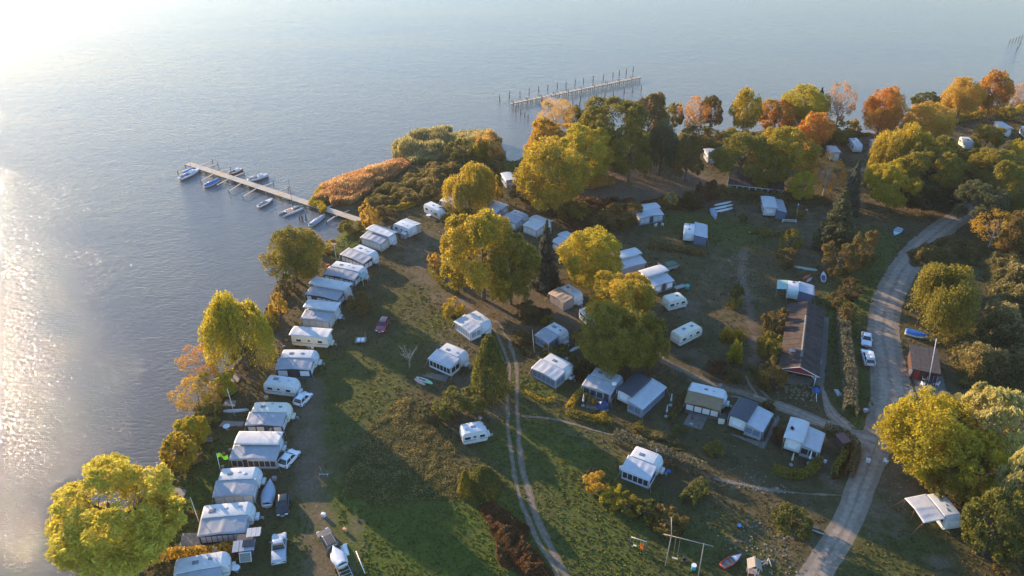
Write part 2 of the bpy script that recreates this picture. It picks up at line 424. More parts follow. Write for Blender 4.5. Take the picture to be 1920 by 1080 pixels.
GRAVEL = mat('grey_gravel', (0.30, 0.245, 0.19), 0.9, 0.22, 1.3, spec=0.15, bump=0.8, bscale=9)
SAND = mat('pale_trodden_earth', (0.21, 0.165, 0.12), 0.95, 0.28, 1.6, spec=0.1, bump=0.8, bscale=9)
PAVE = mat('concrete_paving', (0.17, 0.155, 0.135), 0.85, 0.18, 1.5, spec=0.2, bump=0.3, bscale=12, dirt=0.4)
def lanes(m, dark, k=.55):
    nt = m.node_tree; N = nt.nodes.new; Lk = nt.links.new; b = nt.nodes['Principled BSDF']
    src = b.inputs['Base Color'].links[0].from_socket
    at = N('ShaderNodeAttribute'); at.attribute_name = 'u'
    ab = N('ShaderNodeMath'); ab.operation = 'ABSOLUTE'; Lk(at.outputs['Fac'], ab.inputs[0])
    n = N('ShaderNodeTexNoise'); n.inputs['Scale'].default_value = .7; n.inputs['Detail'].default_value = 8; n.inputs['Roughness'].default_value = .7
    tc = N('ShaderNodeTexCoord'); Lk(tc.outputs['Object'], n.inputs[0])
    ad = N('ShaderNodeMath'); ad.operation = 'MULTIPLY_ADD'; Lk(n.outputs[0], ad.inputs[0]); ad.inputs[1].default_value = .5; Lk(ab.outputs[0], ad.inputs[2])
    r = N('ShaderNodeValToRGB'); r.color_ramp.interpolation = 'EASE'
    e = r.color_ramp.elements; e[0].position = .22; e[0].color = (k,)*3 + (1,); e[1].position = .46; e[1].color = (0, 0, 0, 1)
    for p_, v_ in ((.72, .05), (.88, .45), (1.12, .4), (1.25, 1)):
        q = e.new(min(p_, 1)) if p_ <= 1 else None
        if q: q.color = (v_, v_, v_, 1)
    Lk(ad.outputs[0], r.inputs[0])
    x = N('ShaderNodeMix'); x.data_type = 'RGBA'; Lk(r.outputs[0], x.inputs[0]); Lk(src, x.inputs[6]); x.inputs[7].default_value = (*dark, 1)
    Lk(x.outputs[2], b.inputs['Base Color'])
lanes(GRAVEL, (.13, .105, .075)); lanes(SAND, (.10, .085, .05), .2)
ROADS = []
lvl = [0]
def strip(name, pts, widths, m, jag=0.25, step=0.6, seed=0):
    pw = [P(*p) for p in pts]
    if not isinstance(widths, (list, tuple)): widths = [widths] * len(pts)
    c = catmull([(p.x, p.y) for p in pw], step)
    cum = [0]
    for i in range(1, len(pw)): cum.append(cum[-1] + (pw[i] - pw[i-1]).length)
    s = 0; vs = []; n = len(c)
    lvl[0] += 1; z = G + 0.004 * lvl[0]
    for i, q in enumerate(c):
        if i: s += (q - c[i-1]).length
        w = np.interp(s, cum, widths)
        t = (c[min(i+1, n-1)] - c[max(i-1, 0)]).normalized(); nr = Vector((-t.y, t.x))
        for sd_ in (-1, 1):
            j = mnoise.noise((q.x * 0.35 + sd_ * 31, q.y * 0.35, seed)) * jag * 2 + mnoise.noise((q.x * 1.7, q.y * 1.7 + sd_ * 17, seed)) * jag
            e = q + nr * sd_ * max(0.08, w / 2 + j)
            vs.append((e.x, e.y, z))
    fs = [(2*i, 2*i+1, 2*i+3, 2*i+2) for i in range(n - 1)]
    mb = MB().add(vs, [tuple(reversed(f)) for f in fs])
    o = mb.build(name, m); setp(o, kind='structure')
    ua = o.data.attributes.new('u', 'FLOAT', 'POINT'); ua.data.foreach_set('value', [(-1., 1.)[i % 2] for i in range(len(vs))])
    ROADS.append(([(q.x, q.y) for q in c[::3]], float(np.mean(widths)) / 2))
    return o
strip('gravel_road', [(1850,380),(1808,402),(1765,430),(1722,468),(1688,515),(1664,565),(1656,620),(1664,680),(1672,735),(1660,790),(1638,845),(1618,900),(1590,975),(1550,1045),(1505,1110)],
      [4.5,5,5.4,5.6,5.6,5.6,5.6,6.1,6.7,5.7,4.4,3.9,3.7,3.6,3.6], GRAVEL, 0.09)
strip('side_lane', [(1410,742),(1470,764),(1530,788),(1590,812),(1640,832)], [1.6,2.0,2.4,3.2,5.5], GRAVEL, 0.2)
strip('barn_lane', [(1541,725),(1548,750),(1562,778),(1592,806)], [0.7,0.9,2.2,3.0], GRAVEL, 0.2)
strip('wheel_track', [(955,640),(969,690),(969,740),(972,803),(977,866),(990,916),(1005,967),(1024,1011),(1043,1048),(1068,1090)], [.6,.7,.75,.85,.9,1.,1.,1.,.9,.9], SAND, 0.13, 0.4)
strip('wheel_track', [(925,615),(943,650),(955,690),(952,740),(953,803),(961,866),(974,929),(990,973),(1008,1014),(1034,1055),(1055,1092)], [.5,.5,.5,.6,.65,.7,.7,.8,.8,.8,.7], SAND, 0.13, 0.4, 3)
strip('wheel_track', [(850,556),(900,590),(932,606),(950,632),(962,660)], [1.2,1.0,.9,.7,.5], SAND, 0.3, 0.4, 5)
strip('dirt_track', [(1215,640),(1240,672),(1290,700),(1345,722),(1412,744)], [.7,1.4,1.3,1.4,1.7], SAND, 0.25, 0.4, 6)
strip('dirt_track', [(1290,712),(1340,736),(1388,746)], [.3,.6,.5], SAND, 0.15, 0.4, 7)
strip('dirt_track', [(1403,742),(1428,752),(1440,758)], [.4,.6,.3], SAND, 0.1, 0.4, 8)
strip('dirt_track', [(1412,700),(1425,728),(1450,755)], [.4,.6,.5], SAND, 0.12, 0.4, 9)
strip('dirt_track', [(1398,705),(1408,725),(1420,740)], [.3,.4,.3], SAND, 0.1, 0.4, 10)
strip('foot_path', [(978,780),(1010,783),(1045,787),(1085,799),(1150,816)], [.5,.7,.6,.5,.4], SAND, 0.12, 0.4, 11)
strip('foot_path', [(1338,898),(1390,908),(1440,918),(1510,926),(1590,930)], [.5,.6,.45,.3,.3], SAND, 0.2, 0.4, 12)
strip('barn_pavement', [(1549,595),(1546,640),(1541,690),(1536,724)], [1.1,1.1,1.2,1.4], PAVE, 0.02)
strip('parking_strip', [(1600,320),(1660,312),(1720,300),(1790,290)], 2.5, SAND, 0.3)
def slab(name, pts, m, h=0.05):
    pw = [P(*p) for p in pts]; n = len(pw)
    vs = [(p.x, p.y, G - 0.1) for p in pw] + [(p.x, p.y, G + h) for p in pw]
    return MB().add(vs, [tuple(range(n, 2*n))] + [((i+1) % n, i, n+i, n+(i+1) % n) for i in range(n)]).build(name, m)
setp(slab('barn_forecourt', [(1474,719),(1520,722),(1526,712),(1474,700)], PAVE, .07), kind='structure')
setp(slab('hut_terrace', [(1712,708),(1768,706),(1776,745),(1722,748)], PAVE, .06), kind='structure')
for pts in ([(1280,796),(1292,775),(1326,783),(1315,806)], [(1365,812),(1432,830),(1450,790),(1459,779),(1462,786),(1432,842)], [(1098,765),(1140,772),(1146,752),(1104,742)], [(808,700),(842,705),(836,716),(790,705)]):
    setp(slab('paved_terrace', pts, PAVE, .05), kind='structure')

# ---- grass tufts over the meadow (nobody could count them)
rs = np.random.RandomState(3)
def field_sample(A, x, y):
    i = np.clip(np.searchsorted(gy, y) - 1, 0, ny-2); j = np.clip(np.searchsorted(gx, x) - 1, 0, nx-2)
    return A[i, j]
def tufts(n, name, m, hmin, hmax, cond, xr=(-60, 240), yr=(60, 330), wid=0.12):
    x = rs.uniform(*xr, n); y = yr[0] + (yr[1]-yr[0]) * rs.rand(n) ** 1.5
    ok = (field_sample(dsh, x, y) > 0.8) & (np.abs(x) < y * 0.78 + 25)
    for pts, hw in ROADS:
        sel = np.where(ok)[0]
        ok[sel] &= pl_dist(x[sel], y[sel], pts) > hw
    ok &= cond(x, y)
    x, y = x[ok], y[ok]; k = len(x)
    h = rs.uniform(hmin, hmax, k) * (1 + y / 260); a = rs.uniform(0, 2*np.pi, k); w = wid * (1 + y / 200)
    lx, ly = rs.normal(0, .35, k) * h, rs.normal(0, .35, k) * h
    V = np.empty((k, 4, 3))
    V[:, 0] = np.stack([x - w*np.cos(a), y - w*np.sin(a), np.full(k, G - .02)], 1)
    V[:, 1] = np.stack([x + w*np.cos(a), y + w*np.sin(a), np.full(k, G - .02)], 1)
    V[:, 2] = np.stack([x + w*.7*np.cos(a) + lx, y + w*.7*np.sin(a) + ly, G + h], 1)
    V[:, 3] = np.stack([x - w*.7*np.cos(a) + lx, y - w*.7*np.sin(a) + ly, G + h * rs.uniform(.5, 1, k)], 1)
    me = np_mesh(name, V.reshape(-1, 3), np.arange(4*k).reshape(k, 4), {'v': rs.rand(k), 'c': rs.rand(k)}, 'FACE')
    me.materials.append(m)
    return setp(link(name, me), {'green_grass':'tufts of green meadow grass over the whole campsite','dry_grass':'tufts of dry olive grass over the whole campsite'}[name], 'grass', kind='stuff')
PAL['gl'] = ((.07,.095,.014), (.14,.16,.022)); PAL['gd'] = ((.10,.08,.03), (.17,.12,.045))
tufts(260000, 'green_grass', LM('gl'), .06, .17, lambda x, y: (field_sample(LUSH_LIT, x, y) > rs.rand(len(x)) * .8) & (field_sample(BARE, x, y) < .5))
tufts(260000, 'dry_grass', LM('gd'), .05, .15, lambda x, y: (field_sample(LUSH_LIT, x, y) < rs.rand(len(x))) & (field_sample(BARE, x, y) < .25 + .35 * rs.rand(len(x))) & (rs.rand(len(x)) < .6))
# ------------------------------------------------------------------ vegetation
def unit_dirs(r, n):
    d = r.normal(size=(n, 3)); return d / np.linalg.norm(d, axis=1)[:, None]
def leaf_quads(r, C, D, size, elong=1.0, flat=0.5):
    """one four-sided leaf cluster at each centre C, facing roughly along D"""
    n = len(C)
    N = D * flat + unit_dirs(r, n); N /= np.linalg.norm(N, axis=1)[:, None] + 1e-9
    T = np.cross(N, unit_dirs(r, n)); T /= np.linalg.norm(T, axis=1)[:, None] + 1e-9
    B = np.cross(N, T)
    s = (size * r.uniform(.6, 1.3, n))[:, None]
    V = np.empty((n, 4, 3))
    V[:, 0] = C - T*s*elong; V[:, 1] = C - B*s*.62; V[:, 2] = C + T*s*elong; V[:, 3] = C + B*s*.62
    return V
def crown_mesh(name, V, v, c, m):
    n = len(V)
    me = np_mesh(name, V.reshape(-1, 3), np.arange(4*n).reshape(n, 4), {'v': v, 'c': c}, 'FACE')
    me.materials.append(m)
    return me
def nz(p, s, o=0): return mnoise.noise((p[0]*s + o, p[1]*s + o, p[2]*s - o))

def gen_broad(seed, nl, ls, K=70, low=-0.75, spread=1.0, elong=1.0, upward=0.0, fill=.18, lobes=11):
    r = np.random.RandomState(seed * 7 + 3)
    # main boughs: unequal lobes scattered round the crown
    ga = np.pi * (3 - 5 ** .5); M = lobes
    zz = 1 - (np.arange(M) + .5) / M * (1 - low); az = np.arange(M) * ga + r.uniform(0, 6)
    ld = np.stack([np.sqrt(1-zz**2)*np.cos(az), np.sqrt(1-zz**2)*np.sin(az), zz], 1) + r.normal(0, .22, (M, 3)); ld /= np.linalg.norm(ld, axis=1)[:, None]
    lr = r.uniform(.26, .48, M); lc = ld * ((1.0 - lr) * r.uniform(.82, 1.16, M))[:, None]
    lcol = np.clip(r.normal(.5, .28, M), 0, 1)
    li = r.randint(0, M, K)
    cd = unit_dirs(r, K) + ld[li] * .9; cd /= np.linalg.norm(cd, axis=1)[:, None]
    cr = r.uniform(.08, .17, K) * (1 + .5 * (lr[li] - .36) / .2)
    cc = lc[li] + cd * (lr[li] * r.uniform(.72, 1.08, K))[:, None]
    cc[:, 2] = np.maximum(cc[:, 2], low * 1.02 + r.uniform(0, .1, K))
    ccol = np.clip(lcol[li] + r.normal(0, .18, K), 0, 1)
    wgt = cr**1.7 / (cr**1.7).sum()
    k = r.choice(K, nl, p=wgt)
    dd = unit_dirs(r, nl) + cd[k] * .5 + np.array([0, 0, .25 + upward]); dd /= np.linalg.norm(dd, axis=1)[:, None]
    rad = cr[k] * (r.uniform(.25, 1.1, nl) ** .5)
    C = cc[k] + dd * rad[:, None]
    nf = int(nl * fill)
    lf = r.randint(0, M, nf)
    C[:nf] = lc[lf] + unit_dirs(r, nf) * (lr[lf] * r.uniform(.2, .95, nf))[:, None]
    V = leaf_quads(r, C, dd + np.array([0, 0, upward]), ls, elong, .6)
    v = np.clip(r.uniform(0, 1, nl) * .6 + ccol[k] * .3 + .1, 0, 1)
    c = np.clip(ccol[k] + r.normal(0, .2, nl), 0, 1)
    return V, v, c
def gen_weep(seed, ns, per, ls):
    r = np.random.RandomState(seed); Vs = []; vv = []; c_ = []
    M = 9; ld = unit_dirs(r, M * 3); ld = ld[ld[:, 2] > .0][:M]; M = len(ld); lr = r.uniform(.28, .5, M); lc = ld * ((1 - lr) * r.uniform(.8, 1.15, M))[:, None]
    li = r.randint(0, M, ns); cd = unit_dirs(r, ns) + ld[li] * .7 + np.array([0, 0, .5]); cd /= np.linalg.norm(cd, axis=1)[:, None]
    st = lc[li] + cd * (lr[li] * r.uniform(.6, 1.05, ns))[:, None]; d = st / np.linalg.norm(st, axis=1)[:, None]
    t = np.linspace(0, 1, per)
    ln = r.uniform(.35, 1.5, ns)
    out = d * np.array([1, 1, 0]); 
    P3 = st[:, None, :] + out[:, None, :] * (0.16 * np.sqrt(t))[None, :, None]
    P3[:, :, 2] -= ln[:, None] * t[None, :] ** 1.15
    P3 += r.normal(0, .018, P3.shape)
    P3[:, :, 2] = np.maximum(P3[:, :, 2], -1.0 + r.uniform(0, .25, (ns, 1)))
    C = P3.reshape(-1, 3); n = len(C)
    D = np.repeat(d, per, 0)
    V = leaf_quads(r, C, D, ls, .8, .5)
    V[:, :, 2] = C[:, None, 2] + (V[:, :, 2] - C[:, None, 2]) * 1.9
    cl = np.clip(.5 + .8 * np.array([nz(p, 1.5, seed + 3) for p in d]) + r.normal(0, .15, ns), 0, 1)
    k = np.repeat(np.arange(ns), per)
    return V, np.clip(r.uniform(0, .6, n) + cl[k] * .4, 0, 1), np.clip(cl[k] + r.normal(0, .2, n), 0, 1)
def gen_conifer(seed, nl, ls):
    r = np.random.RandomState(seed); Cs = []; Ds = []
    layers = 20
    for L in range(layers):
        f = L / (layers - 1); z = -1 + 2 * f; rad = (1 - f) ** .85 * 1.0 + .02
        nb = max(4, int(16 * (1 - f) + 5))
        for b in range(nb):
            a = r.uniform(0, 2*np.pi); rr = rad * r.uniform(.78, 1.08)
            m = max(6, int(nl / layers / nb * (.4 + 1.5*(1-f))))
            t = r.uniform(.1, 1, m) ** .7
            w = .16 * rr * (1 - t*.6) + .02
            off = r.normal(0, 1, m) * w
            x = np.cos(a) * t * rr - np.sin(a) * off; y = np.sin(a) * t * rr + np.cos(a) * off
            zz = z + .06 - .20 * t * rr + .10 * t**3 * rr + r.normal(0, .012, m) - np.abs(off) * .3
            Cs.append(np.stack([x, y, zz], 1)); Ds.append(np.stack([np.cos(a)*t*.6, np.sin(a)*t*.6, np.full(m, .8)], 1))
    C = np.concatenate(Cs); D = np.concatenate(Ds); n = len(C)
    V = leaf_quads(r, C, D, ls, 1.3, 1.2)
    return V, r.uniform(0, 1, n), np.clip(r.normal(.4, .3, n), 0, 1)
def gen_yew(seed, nl, ls):
    r = np.random.RandomState(seed)
    th = r.uniform(0, 2*np.pi, nl); f = r.uniform(0, 1, nl) ** .75
    rad = np.sqrt(np.clip(1 - (f*.99) ** 1.7, 0, 1)) * (.66 + .34*(1-f))
    lump = np.array([1 + .22*mnoise.noise((math.cos(a)*2.4, math.sin(a)*2.4, q*5+seed)) for a, q in zip(th, f)])
    rr = rad * lump * r.uniform(.72, 1.03, nl)
    C = np.stack([np.cos(th)*rr, np.sin(th)*rr, -1 + 2*f + r.normal(0, .02, nl)], 1)
    D = np.stack([np.cos(th), np.sin(th), np.full(nl, .6)], 1)
    V = leaf_quads(r, C, D, ls, 1.3, .6)
    return V, r.uniform(0, 1, nl), np.clip((lump-1)*3+.5+r.normal(0, .2, nl), 0, 1)
def gen_grassy(seed, nl, ls):            # fountain of upright thin stems (young willow, tall grass)
    r = np.random.RandomState(seed)
    d = unit_dirs(r, nl); d[:, 2] = np.abs(d[:, 2]) * 1.2 + .1; d /= np.linalg.norm(d, axis=1)[:, None]
    t = r.uniform(.25, 1, nl) ** .6
    lump = np.array([1 + .3*nz(p, 1.8, seed) for p in d])
    C = d * (t * lump)[:, None] * np.array([1, 1, 1.9]) + np.array([0, 0, -1])
    V = np.empty((nl, 4, 3)); a = unit_dirs(r, nl); B = np.cross(d, a); B /= np.linalg.norm(B, axis=1)[:, None]
    s = ls * r.uniform(.6, 1.3, nl)[:, None]; U = d * np.array([1, 1, 1.8])
    V[:, 0] = C - U*s*2.2; V[:, 1] = C - B*s*.45; V[:, 2] = C + U*s*2.2; V[:, 3] = C + B*s*.45
    return V, r.uniform(0, 1, nl), np.clip(t + r.normal(0, .2, nl), 0, 1)
def build_crown(key, m):
    kind, lod, s = key
    q = {'b': 1.0, 'm': .42, 's': .17}[lod]; z = {'b': 1.0, 'm': 1.5, 's': 2.3}[lod]
    if kind == 'broad': a = gen_broad(s, int(26000*q), .030*z, K=int(90 + 190*q), lobes=12)
    elif kind == 'feather': a = gen_broad(s+20, int(30000*q), .026*z, K=int(110+260*q), elong=1.8, upward=.35, lobes=15)
    elif kind == 'round': a = gen_broad(s+90, int(30000*q), .029*z, K=int(160+260*q), low=-.9, lobes=26, fill=.3)
    elif kind == 'plume': a = gen_broad(s+81, 38000, .022, K=560, low=-1.0, elong=2.3, upward=.45, lobes=21, fill=.14)
    elif kind == 'sparse': a = gen_broad(s+40, int(11000*q), .019*z, K=int(90+160*q), fill=.12, elong=1.3, lobes=12)
    elif kind == 'bush': a = gen_broad(s+60, int(16000*q), .034*z, K=int(60+120*q), low=-.95, lobes=9)
    elif kind == 'weep': a = gen_weep(s, int(1500*q), 17, .026*z)
    elif kind == 'spruce': a = gen_conifer(s, int(24000*q), .034*z)
    elif kind == 'yew': a = gen_yew(s, int(22000*q), .028*z)
    elif kind == 'stems': a = gen_grassy(s, int(9000*q), .045*z)
    return crown_mesh('crown_' + kind, *a, m)
CR = {}
def trunk_mesh(kind, seed):
    r = random.Random(seed); mb = MB()
    if kind in ('spruce', 'yew'):
        mb.tube((0, 0, 0), (0, 0, 1), .05, .004, 7); return mb.mesh('trunk_conifer')
    def limb(a, b, r0, r1, lvl):
        mid = (Vector(a) + Vector(b)) / 2 + Vector((r.uniform(-.03, .03), r.uniform(-.03, .03), .015))
        mb.tube(a, mid, r0, (r0+r1)/2, 6, cap=False); mb.tube(mid, b, (r0+r1)/2, r1, 6, cap=False)
        if lvl > 0:
            for _ in range(3 if kind != 'sparse' else 5):
                e = Vector(b) + Vector((r.uniform(-.28, .28), r.uniform(-.28, .28), r.uniform(.03, .17)))
                s = Vector(a).lerp(Vector(b), r.uniform(.5, 1))
                limb(s, e, r1 * .8, r1 * .25, lvl - 1)
    mb.tube((0, 0, 0), (.01, 0, .38), .062, .042, 8, cap=False); mb.tube((.01, 0, .38), (0, .01, .8), .042, .012, 7, cap=False)
    n = 6 if kind != 'stems' else 3
    for i in range(n):
        a = 2*math.pi*i/n + r.uniform(-.4, .4); z0 = r.uniform(.25, .6)
        limb((0.01, 0, z0), (math.cos(a)*r.uniform(.4, .62), math.sin(a)*r.uniform(.4, .62), z0 + r.uniform(.1, .26)), .026, .010, 2 if kind == 'sparse' else 1)
    return mb.mesh('trunk_' + kind)
NAMES = {'broad': 'broadleaf_tree', 'feather': 'willow_tree', 'sparse': 'birch_tree', 'weep': 'weeping_willow', 'round': 'broadleaf_tree', 'plume': 'willow_tree', 'spruce': 'spruce_tree', 'yew': 'conical_evergreen', 'bush': 'shrub', 'stems': 'shrub'}
VEG = []
def tree(cx, cy, rx, ry, kind, pal, label, clear=.35, lod=None, seed=None, name=None, cat=None, rmul=1.0):
    seed = len(VEG) if seed is None else seed
    rz = None; hc = 5.0
    for _ in range(6):
        zc = depth(cx, cy, hc); k = F / zc; r = rx / k
        p = P(cx, cy, hc); dist = math.hypot(p.x, p.y); th = math.atan2(CAM_H - hc, dist)
        vv = (ry / k) ** 2 - (r * math.sin(th)) ** 2
        rz = math.sqrt(max(vv, (.5*r) ** 2)) / math.cos(th)
        rz = min(max(rz, .55*r), 3.2*r)
        hc = G + rz * (1 + clear) if clear >= 0 else G + rz * (1 + clear)
    lod = lod or ('b' if r > 5.2 else 'm' if r > 2.6 else 's')
    key = (kind, lod, seed % 3)
    if key not in CR: CR[key] = build_crown(key, LM(pal))
    shrubby = kind in ('bush', 'stems')
    cat = cat or ('shrub' if shrubby else 'tree')
    th_ = thing(name or NAMES[kind], (p.x, p.y, G - .03), 0, label, cat)
    c = link('crown', CR[key], th_)
    c.material_slots[0].link = 'OBJECT'; c.material_slots[0].material = LM(pal)
    c.location = (0, 0, hc - G); jit = random.Random(seed * 13 + 5); c.scale = (r*rmul*jit.uniform(.94, 1.1), r*rmul*jit.uniform(.92, 1.08), rz); c.rotation_euler = (0, 0, seed * 1.7)
    tk = ('t', 'spruce' if kind in ('spruce', 'yew') else 'sparse' if kind == 'sparse' else 'broad', seed % 3)
    if tk not in CR: CR[tk] = trunk_mesh(tk[1], seed % 3); CR[tk].materials.append(BARK)
    t = link('trunk', CR[tk], th_)
    H = hc - G + rz * .75
    t.scale = (max(r*.9, 1), max(r*.9, 1), H)
    if kind == 'sparse': t.material_slots[0].link = 'OBJECT'; t.material_slots[0].material = BARKP
    VEG.append(th_)
    return th_
T = tree
# lakeside, from the bottom of the frame upwards
T(212,968,118,108,'plume','cw','huge yellow-green willow leaning over the water at the bottom left corner',.25,rmul=.95)
T(300,935,34,28,'bush','yg','low yellow bush at the right foot of the huge corner willow',0)
T(355,812,36,34,'feather','yl','upper of two round yellow-green lakeside willows beside the green kite',-.1,name='young_willow')
T(336,850,32,38,'feather','yg','lower golden half of the two round lakeside willows above the blue boat',-.1,name='young_willow')
T(443,618,66,78,'weep','yl','tall golden-olive weeping willow standing on the left shore',.1)
T(376,676,40,28,'sparse','or','thin orange tree reaching over the water left of the weeping willow',.5)
T(368,738,44,34,'sparse','go','orange-yellow half bare bush hanging over the water below the thin orange tree',.0,name='lakeside_bush',cat='shrub')
T(405,722,38,28,'bush','yl','yellow-green bush at the shore just below the weeping willow trunk',-.1)
T(388,775,30,22,'bush','ol','olive bush by the shore between the orange bush and the yellow willows',-.1)
T(549,476,54,52,'round','ol','large dark olive round tree on the shore below the boat jetty',.15)
T(535,535,20,20,'bush','og','small yellow-brown shrub under the large dark olive shore tree',-.1)
T(522,575,18,28,'bush','go','golden shrub beside the grey wooden bench on the left shore',-.1)
T(505,600,15,18,'bush','ol','olive shrub at the water behind the white motorless caravan row',-.1)
T(608,462,22,14,'bush','yg','yellow-green shrub at the waterline right of the large dark olive shore tree',-.1)
T(655,425,24,14,'bush','ol','low round bush beside the landward end of the boat jetty',-.1)
T(692,402,18,26,'bush','go','bright golden bush where the boat jetty meets the land',-.05)
T(722,398,24,16,'bush','og','brownish hedge bush right of the golden jetty bush',-.1)
T(675,568,24,22,'bush','og','round dark green-brown bush on the meadow beside the caravan row',-.1)
T(848,579,22,21,'bush','yg','bright yellow round bush left of the bending sandy track',-.05)
T(814,490,14,18,'bush','go','small orange-topped bush where the clipped hedge begins',-.1)
# centre
T(905,478,76,86,'broad','yg','largest green-gold tree in the middle of the campsite, left trunk',.12)
T(958,505,50,66,'round','lm','green right-hand half of the largest central tree, beside the blue spruce',.1)
T(1024,478,30,60,'spruce','bl','slim blue-grey spruce standing between two golden trees',.02)
T(1107,484,60,56,'round','yl','round bright golden tree right of the blue-grey spruce',.12)
T(1165,566,66,58,'broad','yg','bright golden-topped tree below the round golden one, by the white awning roofs',.5)
T(1158,632,66,66,'round','lm','broad dark green tree under the golden-topped tree at the centre right',.1)
T(1222,640,32,46,'broad','ol','olive tree at the right edge of the broad dark green tree',.15)
T(918,684,40,58,'yew','gr','broad cone-shaped olive evergreen left of the sandy wheel tracks',.02)
T(880,346,47,44,'weep','yg','drooping yellow-green willow above the lone white caravan and tents',.15)
T(932,355,14,22,'broad','yg','small yellow tree beside the grey round-topped caravan',.1)
T(858,758,46,34,'bush','gr','soft hazy green bush left of the twin wheel tracks',-.1)
T(812,770,28,20,'bush','gg','grey-green bush touching the soft hazy green bush',-.1)
T(905,897,38,30,'yew','gr','dark rounded evergreen below the white caravan with black trim',-.1,name='rounded_evergreen')
T(872,905,16,24,'yew','ol','smaller pointed evergreen leaning on the dark rounded one',-.1)
T(990,578,22,13,'bush','og','reddish-brown low bush on the rough patch right of the central tree',-.1)
T(978,632,18,12,'bush','og','orange-brown bush right of the bend in the sandy track',-.1)
T(1030,600,16,12,'bush','ol','dark bush between the tan tent caravan and the blue-grey roofed caravan',-.1)
T(1085,632,14,12,'bush','yg','yellow bush above the white surfboard',-.1)
T(1052,668,26,16,'bush','gr','green bush below the blue-grey roofed caravan',-.1)
T(1085,690,26,20,'stems','br','pale brown feathery bush right of the caravan with two-tone awning',-.1)
T(1030,655,12,10,'bush','lm','small bush between the two stacked caravans right of the track',-.1)
# background grove behind the paddock
T(1042,216,38,30,'sparse','pa','pale apricot half bare tree nearest the far jetty',1.0)
T(1078,222,20,24,'broad','ol','small olive tree right of the pale apricot half bare tree',.6)
T(1030,262,46,40,'feather','go','golden feathery tree below the pale apricot tree',.35)
T(1035,328,66,66,'round','yg','big yellow-green tree at the left end of the paddock',.15)
T(1098,290,56,52,'broad','yl','yellow tree between the big yellow-green tree and the tall oak',.3)
T(1150,236,66,52,'broad','ol','tall olive-green oak rising highest of the lakeside grove',.8)
T(1216,226,40,46,'broad','og','brown and gold tree right of the tall olive oak',.7)
T(1182,285,46,50,'broad','ol','shaded olive tree at the back edge of the paddock',.2)
T(1242,275,42,52,'weep','gg','dark grey-green weeping willow behind the paddock fence',.1)
T(1290,294,30,42,'broad','og','dark gold tree right of the grey-green weeping willow',.2)
T(1262,218,20,24,'broad','lm','small green tree in the gap behind the weeping willow',.5)
T(1302,212,32,32,'sparse','or','orange half bare tree standing by the water left of the lone green tree',.6)
T(1334,210,22,30,'broad','og','olive-gold tree at the right of the orange half bare lakeside tree',.5)
T(1315,255,34,12,'bush','ol','low dark shrubs on the bank under the orange half bare tree',-.2)
T(1399,205,27,38,'round','yg','lone upright green tree with a bare trunk against the water',.75)
T(1108,322,50,26,'bush','or','low orange shrubs glowing at the back of the paddock',.0)
T(1392,290,56,46,'broad','lm','spreading olive-gold tree hiding the middle of the long white hut',.45)
T(1474,285,58,46,'broad','yg','spreading green-gold tree with its trunk in front of the long white hut',.5)
T(1440,312,40,36,'broad','ol','shaded lower tree between the two spreading trees over the hut',.4)
T(1455,218,34,30,'broad','ro','dark red-brown tree at the waterline right of the lone green tree',.35)
T(1510,196,44,34,'round','yl','wide yellow tree at the waterline with a dark pine beside it',.6)
T(1535,200,20,32,'spruce','dk','dark pine poking above the wide yellow lakeside tree',.1)
T(1498,228,36,26,'bush','ol','dark olive undergrowth below the wide yellow lakeside tree',.0)
T(1577,192,27,40,'sparse','pk','tall pinkish bare birch against the blue water',.6)
T(1530,246,31,33,'round','or','round bright orange maple in front of the pinkish birch',.3)
T(1572,250,26,20,'bush','ol','dark shrubs at the foot of the pinkish birch',.0)
T(1602,236,14,14,'bush','yg','small yellow-green bush on the bank right of the pinkish birch',.0)
T(1552,325,30,32,'sparse','or','light orange tree between the spreading trees and the dark spruce',.4)
T(1505,350,24,28,'broad','yl','small bright yellow tree right of the long white hut',.2)
T(1600,352,24,50,'spruce','bl','tall dark spruce standing behind the broader blue spruce',.02)
T(1574,412,46,58,'spruce','gg','broad blue-grey spruce in the shade left of the gravel road bend',.02)
T(1655,210,36,44,'round','or','orange autumn tree standing alone by the water on the right',.3)
T(1742,228,48,36,'round','go','golden-crowned tree above the tall willow clump on the right',.35)
T(1690,240,20,20,'sparse','pa','pale orange thin tree between the lone orange tree and the willow clump',.4)
T(1742,190,28,16,'broad','gr','low green trees behind the golden-crowned tree',.5)
T(1806,182,36,34,'round','go','gold tree, left of the pair above the far right caravans',.55)
T(1864,172,30,38,'round','ro','red-orange topped tree, tallest of the far right pair',.6)
T(1908,180,16,24,'sparse','pk','bare pinkish tree at the right edge of the picture',.6)
T(1900,212,22,12,'bush','lm','light green shrub below the bare pinkish tree at the right edge',.1)
T(1692,290,50,60,'weep','yg','tall yellow-green willow in the clump right of the small road',.1)
T(1672,345,48,44,'feather','yl','bright yellow-green tree at the lower left of the right willow clump',.1)
T(1745,318,54,56,'feather','lm','green tree in the middle of the right willow clump',.15)
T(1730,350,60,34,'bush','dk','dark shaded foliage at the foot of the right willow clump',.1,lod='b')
T(1800,310,42,36,'feather','gr','green tree at the right side of the willow clump',.2)
T(1852,258,26,26,'broad','lm','small fir-like green tree between the far right caravans',.1)
T(1868,322,52,44,'broad','lm','hazy green tree at the right edge above the road end',.3)
T(1910,290,22,30,'broad','yl','yellow tree cut by the right edge above the hazy green tree',.3)
T(1840,385,46,46,'broad','gg','grey-green tree hanging over the far end of the gravel road',.25)
T(1888,360,44,52,'broad','lm','tall green tree at the right edge behind the end of the gravel road',.2)
T(1866,430,38,36,'sparse','go','half bare tree with orange leaves right of the gravel road end',.2)
